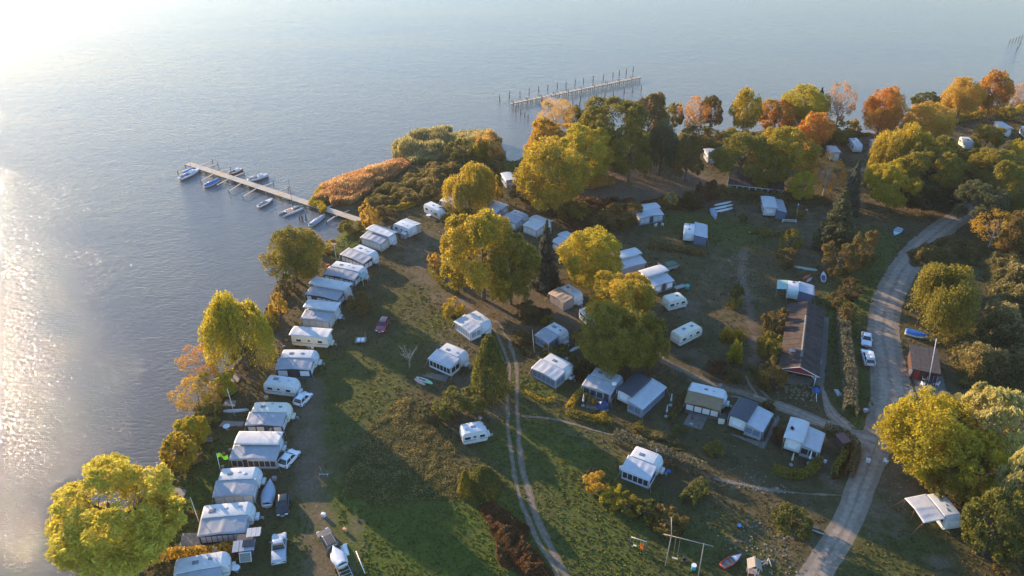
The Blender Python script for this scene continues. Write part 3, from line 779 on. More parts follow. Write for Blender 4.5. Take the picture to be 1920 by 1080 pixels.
T(1912,440,30,46,'broad','og','brown-green tree at the right edge beside the half bare one',.1)
# right side
T(1778,556,74,64,'weep','lm','big round olive willow right of the gravel road',.05)
T(1742,812,84,80,'round','yl','large yellow-green maple standing beside the road fork',.2)
T(1800,770,40,34,'broad','sv','silvery grey tree behind the large yellow-green maple',.4)
T(1862,800,66,74,'feather','sv','tall silvery yellow tree at the right edge',.4)
T(1835,878,60,62,'broad','yl','yellow tree with a thin forked trunk below the silvery tree',.3)
T(1904,905,34,70,'feather','sv','silvery tree cut by the right edge beside the yellow forked tree',.3)
T(1785,905,36,44,'broad','ol','dark green shaded tree above the canopy caravan',.1)
T(1868,985,56,70,'broad','gr','dark shaded tree at the lower right edge',.05)
T(1898,1062,34,34,'bush','og','orange-brown bush in the bottom right corner',.0)
# shrubs in the centre right
T(1482,452,21,24,'bush','lm','tall clipped green hedge bush, upper of the pair left of the blue spruce',-.05)
T(1475,482,17,20,'bush','og','browner hedge bush directly below the tall clipped green one',-.05)
T(1574,485,34,34,'bush','og','dark brown-green shrubs right below the broad blue spruce',.0)
T(1622,468,26,40,'bush','og','brown bush between the blue spruce and the gravel road',.0)
T(1595,540,20,22,'bush','br','ochre bush above the long grey hedge',-.1)
T(1565,565,18,16,'bush','og','low brown bush right of the long red-gabled barn roof',-.1)
T(1383,548,14,18,'bush','gr','small dark green conifer hedge left of the pale track',-.1)
T(1378,568,14,12,'bush','lm','round green shrub just below the small dark conifer hedge',-.1)
T(1452,600,26,26,'bush','og','olive-brown bush left of the barn roof, upper one',-.1)
T(1444,650,24,30,'bush','ol','dark olive bush left of the barn roof, middle one',-.1)
T(1450,702,24,32,'bush','og','yellowish bush left of the red barn gable',-.1)
T(1364,627,14,13,'stems','yg','upper bright yellow tuft-like bush in the open meadow',-.1)
T(1384,627,14,11,'stems','yg','right bright yellow tuft-like bush in the open meadow',-.1)
T(1380,660,13,22,'stems','yl','tall yellow feathery bush below the pair of bright tufts',-.1)
T(1348,690,22,17,'bush','rd','rusty red-brown bush beside the dirt lane',-.1)
T(1375,705,18,14,'bush','og','brown bush right of the rusty red-brown one',-.1)
T(1443,757,12,10,'bush','gr','clipped round bush beside the side lane',-.05)
T(1393,408,10,8,'bush','gr','low dark shrub near the three white kayaks',-.1)
T(1328,358,26,22,'bush','rd','rusty red bush behind the stack of white kayaks',.0)
T(1297,375,20,17,'stems','br','pale dry reed clump left of the rusty red bush',-.1)
T(1258,372,13,14,'sparse','yl','thin bright yellow sapling behind the gabled awning caravan',.3)
T(1240,385,16,12,'bush','og','brown shrub beside the thin yellow sapling',-.1)
T(1170,400,38,26,'bush','og','brown thicket bush left of the gabled awning caravan',-.1)
T(1135,410,30,24,'bush','og','russet bush between the spruce and the brown thicket bush',-.1)
T(1075,395,34,22,'bush','ol','dark olive bush above the row of grey roofed caravans',-.1)
T(1430,440,7,6,'bush','lm','tiny round bush left of the tall clipped hedge bush',-.1)
T(1500,400,12,10,'bush','ol','small dark shrub right of the two-roof caravan',-.1)
T(1485,975,38,30,'bush','gr','spreading green fallen shrub with cut logs beside the road',-.15)
T(1462,968,15,14,'bush','gg','pale green sprig bush left of the spreading fallen shrub',-.1)
T(1120,905,26,24,'bush','go','glowing orange bush at the top left of the mixed hedge',-.1)
T(1113,888,14,13,'bush','bl','small grey-blue conifer bush above the glowing orange bush',-.1)
T(1150,930,24,20,'bush','yl','yellow-green flowering bush in the mixed hedge, next to the orange one',-.1)
T(1180,945,26,22,'bush','ol','olive bush in the middle of the mixed hedge',-.1)
T(1215,958,26,22,'bush','gr','green bush right of the middle of the mixed hedge',-.1)
T(1255,975,32,28,'bush','og','brown-twigged bush at the lower right end of the mixed hedge',-.1)
T(1110,752,9,8,'bush','lm','round clipped bush at the corner of the awning garden hedge',-.1)
T(1100,742,8,8,'bush','lm','small clipped ball bush left of the satellite dish caravan',-.1)
T(1128,782,14,10,'bush','yg','pale yellow-green bush in the awning garden hedge',-.1)
T(1196,800,12,10,'bush','ol','olive bush below the flat white awning roof',-.1)
T(1340,840,18,16,'bush','ol','dark olive bush below the paved terrace with the closed umbrella',-.1)
T(1272,805,13,10,'bush','gr','green round bush left of the paved terrace',-.1)
T(1468,815,20,22,'bush','rd','dark red-leaved bush left of the white double-roof chalet',-.1)
T(1590,590,16,24,'bush','og','brown bush at the top of the long grey hedge',-.1)
T(512,612,12,12,'bush','ol','small olive shrub left of the caravan with terrace clutter',-.1)
T(497,718,9,12,'bush','yg','little yellow shrub behind the plain white caravan with roof hatches',-.1)
T(838,400,22,14,'bush','ol','dark bush between the white caravan and the central tree',-.1)
T(980,358,26,18,'bush','dk','dark round bush right of the drooping yellow-green willow',-.1)
# reeds & undergrowth
T(905,285,24,22,'stems','yl','bright yellow reedy willow bush in front of the far reeds',-.1)
T(915,272,24,30,'bush','pa','pale straw-coloured bush at the far tip of the headland',-.05)
T(868,282,30,24,'bush','gr','green willow bush behind the bright yellow reedy one',-.05)

def box_hedge(pts, w, h, pal, label, dens=34, ls=.16, name='hedge', px=True):
    """clipped hedge that follows a line"""
    c = catmull([(P(*p).x, P(*p).y) for p in pts] if px else pts, .5)
    r = np.random.RandomState(len(VEG) + 11)
    n = len(c); L = sum((c[i+1]-c[i]).length for i in range(n-1))
    N = int(L * (w + 2*h) * dens)
    k = r.randint(0, n-1, N); t = r.rand(N)
    A = np.array([(q.x, q.y) for q in c]); T_ = np.diff(A, axis=0); T_ /= np.linalg.norm(T_, axis=1)[:, None]
    base = A[k] + (A[k+1]-A[k]) * t[:, None]; nr = np.stack([-T_[k, 1], T_[k, 0]], 1)
    u = r.rand(N) * (w + 2*h)
    off = np.where(u < h, -w/2, np.where(u > h+w, w/2, u-h-w/2)); z = np.where(u < h, u, np.where(u > h+w, u-h-w, h))
    lump = np.array([1 + .22*mnoise.noise((x*.6, y*.6, 3)) + .10*mnoise.noise((x*1.9, y*1.9, 3)) for x, y in base])
    off = off * lump * r.uniform(.7, 1.04, N); z = z * lump * r.uniform(.86, 1.03, N)
    rd = np.clip((w/2 - np.abs(off)) / (w*.2), 0, 1); z *= .8 + .2*rd
    o0 = A[n//2]
    C = np.stack([base[:, 0] + nr[:, 0]*off - o0[0], base[:, 1] + nr[:, 1]*off - o0[1], z], 1)
    D = np.stack([nr[:, 0]*np.sign(off)*.6, nr[:, 1]*np.sign(off)*.6, np.full(N, .8)], 1)
    V = leaf_quads(r, C, D, ls, 1.1, .8)
    me = crown_mesh('hedge_leaves', V, r.rand(N), np.clip((lump-1)*3+.5+r.normal(0, .2, N), 0, 1), LM(pal))
    o = link(name, me); o.location = (o0[0], o0[1], G - .02)
    VEG.append(o)
    return setp(o, label, 'hedge')
box_hedge([(1150,822),(1190,838),(1240,858),(1320,888)], 2.0, 1.9, 'hg', 'long pale-edged hedge running behind the lone caravan with folded awning')
box_hedge([(1286,950),(1300,930),(1322,916)], 2.1, 2.2, 'gr', 'short thick clipped hedge right of the mixed hedge')
box_hedge([(1578,595),(1582,650),(1590,710),(1592,782)], 2.2, 2.4, 'hg', 'long grey-green hedge between the barn and the gravel road')
box_hedge([(1062,775),(1090,783),(1120,790),(1150,795)], 1.0, 1.0, 'lm', 'low clipped hedge in front of the satellite dish caravan', 50, .13)
box_hedge([(1066,768),(1078,750),(1092,735)], 1.0, 1.2, 'yg', 'sunlit yellow hedge curving left of the satellite dish caravan', 50, .13)
box_hedge([(1255,790),(1270,770),(1284,748)], .9, 1.1, 'og', 'narrow brown hedge left of the brown awning caravan', 50, .13)
box_hedge([(1448,882),(1485,893),(1515,888),(1537,866)], 1.3, 1.2, 'lm', 'light green hedge around the white double-roof chalet garden', 50, .14)
box_hedge([(1562,896),(1566,878),(1582,858),(1580,832)], .9, 1.3, 'lm', 'thin light green hedge edge left of the brown planted oval', 50, .13)
box_hedge([(1590,895),(1600,872),(1603,845),(1585,822),(1545,806)], 1.3, 1.4, 'og', 'brown-green hedge curving along the gravel road fork', 45, .14)
box_hedge([(280,1056),(330,1043),(400,1040),(440,1030)], 1.1, 1.5, 'go', 'golden clipped hedge between the two lowest awning caravans', 50, .14)
box_hedge([(806,505),(815,520),(832,538),(860,552)], 1.0, 1.2, 'ol', 'dark clipped hedge curving under the largest central tree', 45, .14)
box_hedge([(310,975),(345,968),(378,964)], .5, .9, 'br', 'low brown dry hedge below the leaning white pole', 45, .1)
box_hedge([(1400,436),(1440,440),(1465,442)], .8, .9, 'ol', 'low olive hedge in front of the two-roof caravan', 45, .14)
box_hedge([(1215,462),(1260,468),(1320,478)], 2.0, 1.0, 'og', 'rough low brown hedge below the blue-sided caravan', 30, .2)
box_hedge([(985,735),(1015,752),(1040,748)], .7, .5, 'yg', 'ankle-high grassy hedge below the two-tone awning caravan', 45, .12)

def thicket(pts, h, pal, label, n, ls, name='thicket', hn=.5, blade=False, cat='undergrowth', zbase=G, sc=.22, lift=0.1, lean=(0, 0), edge=.25):
    """ground-hugging growth over an area, one mass"""
    pw = np.array([(P(x, y, zbase).x, P(x, y, zbase).y) for x, y in pts])
    lo, hi = pw.min(0), pw.max(0); r = np.random.RandomState(int(abs(lo[0]*7 + n)) % 9999)
    x = r.uniform(lo[0], hi[0], n*3); y = r.uniform(lo[1], hi[1], n*3)
    jx = np.array([mnoise.noise((a*.3, b*.3, 5)) for a, b in zip(x, y)]) * 1.6
    ok = in_poly(x + jx, y + jx, pw); x, y = x[ok][:n], y[ok][:n]; n = len(x)
    ed = np.clip(pl_dist(x, y, list(pw) + [pw[0]]) / (h * .9 + .3), edge, 1)
    hh = np.array([mnoise.noise((a*sc, b*sc, 2)) * 1.0 + .5*mnoise.noise((a*sc*3, b*sc*3, 4)) for a, b in zip(x, y)])
    H = h * np.clip(1 + hn * 2 * hh, .12, 2.2) * ed
    o0 = pw.mean(0)
    if blade:
        a = r.uniform(0, 2*np.pi, n); H = H * r.uniform(.75, 1.15, n)
        lx = r.normal(lean[0], .18, n) * H; ly = r.normal(lean[1], .18, n) * H; z0 = np.zeros(n)
        V = np.empty((n, 4, 3)); w = ls
        X, Y = x - o0[0], y - o0[1]
        V[:, 0] = np.stack([X - w*np.cos(a), Y - w*np.sin(a), z0], 1); V[:, 1] = np.stack([X + w*np.cos(a), Y + w*np.sin(a), z0], 1)
        V[:, 2] = np.stack([X + lx + 1.3*w*np.cos(a), Y + ly + 1.3*w*np.sin(a), H], 1); V[:, 3] = np.stack([X + lx - 1.3*w*np.cos(a), Y + ly - 1.3*w*np.sin(a), H*.93], 1)
    else:
        z = H * r.uniform(.35, 1.02, n) ** .6
        C = np.stack([x - o0[0], y - o0[1], z + lift * ls], 1)
        D = np.tile(np.array([0, 0, .9]), (n, 1))
        V = leaf_quads(r, C, D, ls, 1.1, .7)
    me = crown_mesh(name + '_growth', V, r.rand(n), np.clip(.5 + hh + r.normal(0, .2, n), 0, 1), LM(pal))
    o = link(name, me); o.location = (o0[0], o0[1], zbase - .05)
    setp(o, label, cat, kind='stuff'); VEG.append(o)
    return o
PAL['rr'] = ((.56,.26,.10), (.60,.38,.16)); PAL['rg'] = ((.46,.37,.18), (.36,.31,.11)); PAL['fe'] = ((.22,.095,.035), (.14,.09,.035)); PAL['mx'] = ((.14,.13,.035), (.27,.20,.06)); PAL['bm'] = ((.15,.145,.045), (.31,.25,.09))
thicket([(600,378),(604,358),(650,338),(700,322),(750,308),(765,316),(735,338),(700,352),(675,378),(655,388),(625,384)], 2.5, 'rr', 'orange-brown reed bed standing in the water beside the jetty', 62000, .032, 'reed_bed', .14, True, 'reeds', .0, lean=(.12, -.08), edge=.8)
thicket([(586,388),(590,368),(610,352),(625,350),(608,375),(612,400),(600,402)], 2.0, 'yg', 'yellow-green reeds at the left tip of the reed bed', 14000, .032, 'reed_bed', .2, True, 'reeds', .0, edge=.7)
thicket([(735,300),(742,275),(790,255),(840,248),(850,275),(830,305),(780,312)], 3.2, 'rg', 'straw-coloured tall reeds on the headland', 60000, .042, 'reed_bed', .25, True, 'reeds', .0, edge=.6)
thicket([(838,300),(850,262),(900,255),(932,262),(944,300),(880,315)], 3.2, 'rg', 'straw-coloured reeds around the willow bushes at the far tip', 50000, .042, 'reed_bed', .25, True, 'reeds', .2, edge=.6)
thicket([(775,322),(840,300),(945,310),(940,325),(850,335),(835,372),(790,385),(700,395),(672,388),(700,358),(745,340)], 1.5, 'mx', 'tangled olive and brown undergrowth behind the reeds', 42000, .18, hn=.6)
thicket([(700,395),(790,380),(840,365),(860,385),(835,380),(800,378),(760,395),(715,402)], 1.3, 'yg', 'sunlit yellow-green weeds above the lone white caravan', 12000, .16, hn=.5)
thicket([(1080,370),(1130,380),(1190,375),(1200,395),(1190,420),(1150,430),(1120,460),(1090,450),(1060,420),(1040,400)], 1.3, 'fe', 'russet thicket between the paddock and the grey roofed caravans', 30000, .18, hn=.6)
thicket([(1200,378),(1260,368),(1320,385),(1300,395),(1240,392)], 1.0, 'fe', 'brown weeds along the lower edge of the paddock', 9000, .16)
thicket([(1310,350),(1480,366),(1545,370),(1560,385),(1440,378),(1320,372)], 1.3, 'mx', 'dark undergrowth in front of the long white hut', 16000, .18)
thicket([(1820,470),(1930,440),(1960,520),(1960,740),(1850,730),(1795,700),(1770,640),(1845,600),(1850,530)], 2.6, 'bm', 'dense dark shrub mass at the right edge below the road end', 60000, .26, hn=.8, sc=.16)
thicket([(1700,475),(1760,450),(1830,460),(1850,500),(1780,500),(1710,500)], 1.8, 'mx', 'dark scrub between the gravel road and the round olive willow', 18000, .22, hn=.7)
thicket([(1780,640),(1850,600),(1880,700),(1850,740),(1795,720)], 3.2, 'mx', 'yellow-brown scrub behind the brown roofed hut', 20000, .24, hn=.6)
thicket([(700,790),(760,740),(830,780),(860,830),(880,900),(860,935),(760,945),(690,960),(640,930),(650,850)], .24, 'bm', 'rough bramble and dry weed patch in the meadow', 20000, .11, hn=.9, sc=.3)
thicket([(890,955),(925,940),(960,960),(1000,1020),(1045,1090),(985,1090),(930,1010)], .9, 'fe', 'rust-brown bracken strip left of the twin wheel tracks', 26000, .14, hn=.6, sc=.4)
thicket([(960,590),(1010,570),(1040,600),(1020,615),(980,610)], .5, 'br', 'pale dry weeds on the sunlit slope', 7000, .12, hn=.8, sc=.5)
thicket([(960,640),(985,635),(1003,665),(995,672),(975,660)], .5, 'br', 'dry weeds right of the wheel tracks by the white flagpole', 4000, .12, hn=.8, sc=.5)
thicket([(1560,900),(1580,860),(1596,835),(1590,890)], .5, 'fe', 'brown planting inside the oval hedge by the road', 5000, .12)
thicket([(1180,800),(1260,812),(1300,830),(1290,845),(1200,825)], .45, 'bm', 'low weeds under the long pale-edged hedge', 8000, .14)
thicket([(1400,690),(1440,700),(1455,740),(1425,735)], .7, 'mx', 'weeds between the pale track and the barn', 6000, .16)
thicket([(420,690),(470,655),(520,600),(540,560),(520,555),(500,590),(465,630),(430,665)], 1.0, 'mx', 'shore weeds behind the golden weeping willow', 12000, .16, hn=.6)
thicket([(320,900),(345,858),(375,790),(400,760),(380,762),(350,800),(322,850)], .9, 'mx', 'shore weeds below the yellow lakeside willows', 8000, .15, hn=.6)
thicket([(1640,250),(1740,232),(1810,212),(1900,202),(1960,190),(1960,205),(1820,226),(1700,255)], 1.4, 'yg', 'sunlit shrubs along the far right shoreline', 16000, .25, hn=.6)
thicket([(1345,250),(1430,248),(1560,246),(1640,252),(1560,262),(1430,266),(1340,262)], 1.4, 'og', 'brown shrubs along the shoreline behind the far trees', 16000, .25, hn=.6)
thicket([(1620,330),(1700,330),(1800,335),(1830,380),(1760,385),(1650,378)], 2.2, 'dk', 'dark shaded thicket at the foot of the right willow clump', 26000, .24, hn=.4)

thicket([(1945,235),(2060,215),(2500,260),(2500,900),(2150,1150),(1950,1150),(1950,760),(1975,640),(1965,480),(1960,330)], 6.5, 'ol', 'olive wood that goes on beyond the right edge of the picture', 70000, .55, 'wood', .5, sc=.09, cat='wood')
# leaves blown off the trees, lying on the grass
r = np.random.RandomState(9); LX = []
for o in VEG:
    if o.get('category') == 'tree' and o.children and o.location.y < 330:
        rad = o.children[0].scale[0]; n = int(rad * rad * 9)
        a = r.uniform(0, 2*np.pi, n); q = rad * np.sqrt(r.uniform(0, 2.0, n))
        LX.append(np.stack([o.location.x + q*np.cos(a) + .25*rad, o.location.y + q*np.sin(a) - .3*rad, np.full(n, G + .07)], 1))
LX = np.concatenate(LX); LX = LX[field_sample(dsh, LX[:, 0], LX[:, 1]) > .6]
V = leaf_quads(r, LX, np.tile(np.array([0, 0, 3.]), (len(LX), 1)), .10, 1, 1)
lo = link('fallen_leaves', crown_mesh('fallen_leaves', V, r.rand(len(LX)), r.rand(len(LX)), LM('or')))
setp(lo, 'fallen orange and brown leaves strewn on the grass under the trees', 'leaves', kind='stuff')
# ------------------------------------------------------------------ caravans and awnings
def frame2(e1, e2, z):
    a, b = P(*e1, z), P(*e2, z)
    d = b - a; W = d.length; rz = math.atan2(d.y, d.x)
    m = (a + b) / 2
    return Vector((m.x, m.y, G)), rz, W
def shell(L, w, m, parent, y0, x0=0.0, hitch=1, band=True, h=2.55, name='body', win=GLASS, skirt=None):
    """caravan body: long side along x from near wall y0 to y0+w; hitch end at +x (or -x)"""
    s = hitch or 1
    prof = [(-L/2+.30, .36), (-L/2+.05, .62), (-L/2, 1.0), (-L/2+.03, 1.85), (-L/2+.12, 2.3), (-L/2+.34, h-.02), (0, h+.03), (L/2-.85, h-.02), (L/2-.38, 2.28), (L/2-.10, 1.70), (L/2, 1.05), (L/2-.06, .60), (L/2-.32, .36)]
    prof = [(x0 + s*x, z) for x, z in prof]
    if s < 0: prof = prof[::-1]
    b = MB().prism(prof, y0, y0+w).build(name, m, parent, bevel=.06)
    # windows (glass pane on a slightly proud frame)
    def win_(c, d):
        fr = MB().box(c, (d[0]+.09, d[1], d[2]+.09)).build('window', WHITEP, parent)
        g = MB().box((c[0], c[1], c[2]), (d[0] if d[0] > .2 else d[0]+.04, d[1] if d[1] > .2 else d[1]+.04, d[2])).build('pane', win, fr)
        return fr
    for e in (-1, 1):
        xe = x0 + e * (L/2 - (.02 if e*s < 0 else .08))
        win_((xe, y0+w/2, 1.52), (.08, w*.55, .5))
    for y in (y0 - .01, y0 + w + .01):
        win_((x0 - s*L*.30, y, 1.55), (.9, .05, .48)); win_((x0 + s*L*.28, y, 1.55), (.8, .05, .48)); win_((x0 - s*L*.02, y, 1.62), (.45, .05, .36))
    if band:
        for y in (y0 - .012, y0 + w + .012):
            MB().box((x0, y, 1.02), (L - .25, .02, .10)).build('trim_stripe', STRIPE, parent)
    dr = MB().box((x0 + s*L*.11, y0 - .012, 1.25), (.6, .03, 1.6)).build('door', m, parent)
    MB().box((x0 + s*L*.11 + .22, y0 - .035, 1.25), (.05, .03, .12)).build('handle', DARKM, dr)
    for y in (y0 + .14, y0 + w - .14):
        wh = MB().tube((x0 - s*.15, y-.09, .33), (x0 - s*.15, y+.09, .33), .32, n=14).build('wheel', RUBBER, parent)
        MB().tube((x0 - s*.15, y-.10, .33), (x0 - s*.15, y+.10, .33), .18, n=10).build('rim', GALV, wh)
    if hitch:
        hx = x0 + s*L/2
        hb = MB(); hb.bar((hx - s*.3, y0+w*.25, .45), (hx + s*1.1, y0+w/2, .45), .07, .09); hb.bar((hx - s*.3, y0+w*.75, .45), (hx + s*1.1, y0+w/2, .45), .07, .09)
        hb.tube((hx + s*.95, y0+w/2, .05), (hx + s*.95, y0+w/2, .62), .04, n=6); hb.tube((hx+s*.95, y0+w/2-.05, .12), (hx+s*.95, y0+w/2+.05, .12), .12, n=8)
        hb.build('drawbar', GALV, parent)
        MB().box((hx + s*.28, y0+w/2, .72), (.5, w*.5, .42)).build('gas_locker', m, parent, bevel=.05)
    return b
POLEB = mat('red_brown_pole', (.22, .07, .04), .6)
def hatches(L, w, parent, y0, x0, spots, z=2.58):
    for fx, fy, sz in spots:
        k = MB().box((x0 + fx*L, y0 + fy*w, z), (sz, sz*.72, .10)).build('roof_hatch', HATCH if sz > .45 else GALV, parent, bevel=.02)
def cloth(parent, W, y0, y1, zf, zb, peak, m, name, over=.15, seed=0, sag=.03, arch=0.0, solid=.025, skew=0.0):
    def fn(u, v):
        x = -W/2 - over + (W + 2*over) * u; y = y0 + (y1-y0) * v
        pk = peak * (1 - abs(2*u - 1)) * (1 - v*.75)
        z = zf + (zb - zf) * (v ** .9) + pk + arch * (1 - (2*v-1)**2)
        z += sag * mnoise.noise((x*1.3, y*.8, seed)) + sag * .5 * math.sin(u*24 + seed + v*2) * (1-abs(2*v-1)) - sag * 1.2 * math.sin(math.pi*v) * abs(math.sin(u*math.pi*4))
        return (x, y, z)
    return MB().grid(fn, 28, 10).build(name, m, parent, solid=solid)
def awning(parent, W, D, wall, win, nwin, roof, peak=.28, zf=1.92, zb=2.42, seed=0, frame=DARKM, side_win=True, valance=True, open_=False, flap=0):
    rf = cloth(parent, W, -.22, D + .05, zf, zb, peak, roof, 'awning_roof', seed=seed)
    if open_:
        for x in (-W/2+.05, 0, W/2-.05): MB().tube((x, -.15, 0), (x, -.15, zf), .04).build('awning_pole', POLEB, parent)
        for x in (-W/2+.05, W/2-.05): MB().tube((x, -.15, zf), (x*1.25, -2.0, 0), .04).build('brace_pole', POLEB, parent)
        return rf
    # front wall with a gable-shaped top, side walls
    h = zf - .05
    prof = [(-W/2, .02), (W/2, .02), (W/2, h), (0, h + peak*.9), (-W/2, h)]
    fw = MB().prism(prof, 0, .04).build('front_wall', wall, parent)
    n = nwin; seg = (W - .3) / n
    for i in range(n):
        if i == flap - 1:
            MB().box((-W/2+.15+seg*(i+.5), -.012, .98), (min(.85, seg*.8), .03, 1.8)).build('awning_door', DARKM, fw); continue
        cx = -W/2 + .15 + seg*(i+.5)
        wd = MB().box((cx, -.010, 1.05), (seg*.84, .03, 1.05)).build('awning_window', win, fw)
    for e in (-1, 1):
        sp = [(0.05, .02), (D-.02, .02), (D-.02, zb-.08), (.05, h)]
        mb = MB(); vs = [(e*W/2 - e*.0, y, z) for y, z in sp] + [(e*W/2 - e*.04, y, z) for y, z in sp]
        mb.add(vs, [(0,1,2,3),(7,6,5,4),(0,4,5,1),(1,5,6,2),(2,6,7,3),(3,7,4,0)])
        sw = mb.build('side_wall', wall, parent)
        if side_win:
            for c_ in ((.28, .40), (.72, .36)):
                MB().box((e*(W/2 + .008), .05 + D*c_[0], 1.12), (.03, D*c_[1], 1.0)).build('awning_window', win, sw)
        MB().tube((e*(W/2-.02), -.02, 0), (e*(W/2-.02), -.02, h+.02), .035, n=6).build('awning_pole', frame, parent)
        g = MB().tube((e*(W/2), -.1, h), (e*(W/2+.65), -.7, 0.02), .012, n=4)
        g.build('guy_rope', PLASTW, parent)
    if valance:
        k = MB().box((0, -.03, .10), (W, .03, .18)).build('mud_skirt', STRIPE, parent)
    return rf
def unit(e1, e2, label, z=1.92+G, D=2.5, w=2.3, shellm=WHITE, roof=AWN, wall=WALLG, win=CURT, nwin=4, cover=None, L=None, x0=0.15, hitch=1,
         hat=((-.22, .5, .7), (.15, .45, .45), (.0, .6, .35)), peak=.28, kind='awn', seed=None, name=None, cat='caravan', flap=0, side_win=True, open_=False, coverz=2.80, winm=GLASS, over=.35, band=True, zf=1.92, group=None):
    seed = seed if seed is not None else len(UN)
    o, rz, W = frame2(e1, e2, z)
    t = thing(name or ('caravan_with_awning' if kind == 'awn' else 'caravan'), o, rz, label, cat, group)
    if kind == 'awn':
        L = L or max(W * 1.08, 4.2)
        shell(L, w, shellm, t, D, x0, hitch, win=winm, band=band)
        if cover:
            cloth(t, L, D-.3, D+w+.35, coverz, coverz, 0, cover, 'protective_roof', over=over, seed=seed, arch=.16, sag=.02)
            for ex in (-1, 1):
                for y in (D-.15, D+w+.2): MB().tube((ex*(L/2+.1), y, 0), (ex*(L/2+.1), y, coverz), .035, n=6).build('roof_post', GALV, t)
        elif hat: hatches(L, w, t, D, x0, hat)
        awning(t, W, D, wall, win, nwin, roof, peak, seed=seed, flap=flap, side_win=side_win, open_=open_, zf=zf)
    else:
        L = L or W + .5
        shell(L, w, shellm, t, 0, 0, hitch, win=winm, band=band)
        if cover: cloth(t, L, -.25, w+.3, 2.70, 2.70, 0, cover, 'protective_roof', over=.25, seed=seed, arch=.14, sag=.02)
        else: hatches(L, w, t, 0, 0, hat)
    if len(UN) % 3 == 1:
        ax = L*.3; az = 2.6 if not cover else 2.85; ay = (D if kind == 'awn' else 0) + w*.7
        am = MB().tube((ax, ay, az), (ax, ay, az+1.3), .025, n=5)
        for k_ in range(4): am.bar((ax-.35+.04*k_, ay-.3+.2*k_, az+1.2), (ax+.35-.04*k_, ay-.3+.2*k_, az+1.2), .02)
        am.bar((ax, ay-.35, az+1.2), (ax, ay+.4, az+1.2), .02); am.build('television_aerial', GALV, t)
    UN.append(t)
    return t
UN = []
ZR = 2.45 + G
# the row along the left shore, top to bottom
u = unit((737,419),(767,430), 'white caravan with low grey lean-to behind it, topmost of the shore row by the jetty', z=ZR, kind='car', w=2.3, hitch=-1, hat=((.2,.4,.35),(-.1,.5,.35)))
cloth(u, 4.2, 2.3, 4.3, 2.35, 2.05, 0, AWNL, 'lean_to_roof', seed=3); MB().box((0, 4.2, 1.0), (4.1, .04, 2.0)).build('lean_to_wall', WALLG, u)
MB().box((2.1, 3.2, 1.0), (.04, 1.9, 2.0)).build('lean_to_wall', WALLB, u); MB().box((-2.05, 3.2, 1.0), (.04, 1.9, 2.0)).build('lean_to_wall', WALLB, u)
bx = MB().box((1.3, -.55, .8), (1.3, .9, 1.2)).build('annex_box', WALLG, u); MB().box((1.3, -.55, 1.45), (1.5, 1.1, .06), rx=.2).build('annex_roof', GREYSH, bx)
unit((677,445),(714,458), 'grey awning caravan under a pale protective roof, second from top of the shore row', cover=COVER, roof=AWN, wall=WALLB, nwin=5)
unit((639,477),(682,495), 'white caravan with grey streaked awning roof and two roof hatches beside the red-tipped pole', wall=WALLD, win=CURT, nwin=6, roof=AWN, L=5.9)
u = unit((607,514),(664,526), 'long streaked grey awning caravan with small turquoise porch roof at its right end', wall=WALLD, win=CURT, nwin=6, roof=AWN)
p = MB().box((3.9, 2.4, 2.1), (1.6, 1.9, .05), ry=.12).build('porch_roof', mat('turquoise_sheet', (.20, .38, .34), .5), u)
for x in (3.4, 4.6):
    for y in (1.5, 3.3): MB().tube((x, y, 0), (x, y, 2.1), .05, n=6).build('porch_post', WHITEP, u)
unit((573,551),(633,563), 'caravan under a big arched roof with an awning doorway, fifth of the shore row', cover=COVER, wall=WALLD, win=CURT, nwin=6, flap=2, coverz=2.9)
unit((565,597),(617,603), 'tan-fronted awning caravan under an arched pale roof, above the cream terrace caravan', cover=COVER, wall=WALLB, win=CURT, nwin=4, coverz=2.9)
u = unit((547,627),(611,632), 'cream caravan with sagging pale roof sheet and no awning, brown clutter on its terrace', z=2.75+G, kind='car', shellm=CREAM, cover=COVER, w=2.4)
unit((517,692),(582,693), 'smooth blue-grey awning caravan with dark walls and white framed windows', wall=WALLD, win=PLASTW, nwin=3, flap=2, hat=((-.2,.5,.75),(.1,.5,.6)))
unit((495,719),(549,726), 'plain white caravan with a tan roof hatch and no awning, between two awning caravans', z=ZR, kind='car', hat=((-.18,.6,.9),(-.02,.35,.4),(.22,.6,.45)))
unit((461,797),(529,798), 'cream-roofed caravan with half-lit blue-grey awning behind the long white hull on the grass', shellm=CREAM, wall=WALLD, win=CURT, nwin=4, flap=3, hat=((-.2,.5,.7),(.02,.8,.4),(.25,.5,.5)))
unit((431,861),(517,862), 'caravan with wide flat white roof and triangular curtained awning windows beside the white hatchback', cover=COVER, wall=WALLB, win=WALLD, nwin=8, flap=3, coverz=2.75, L=6.1)
unit((400,931),(474,927), 'caravan with creased blue-grey awning and beige skirted front next to the covered boat', wall=WALLB, win=CURT, nwin=4, cover=None)
unit((372,1005),(459,997), 'long white caravan with grey awning and a flat wooden deck at its left', wall=WALLD, win=AWNL, nwin=8, L=6.9, hat=((-.28,.5,.9),(-.02,.6,.45),(.24,.7,.45)))
unit((330,1112),(412,1097), 'white caravan cut by the bottom edge with two roof hatches beside the solar panel shed', wall=WALLD, win=AWNL, nwin=7, L=6.7, hat=((-.1,.5,.8),(.16,.6,.5)))
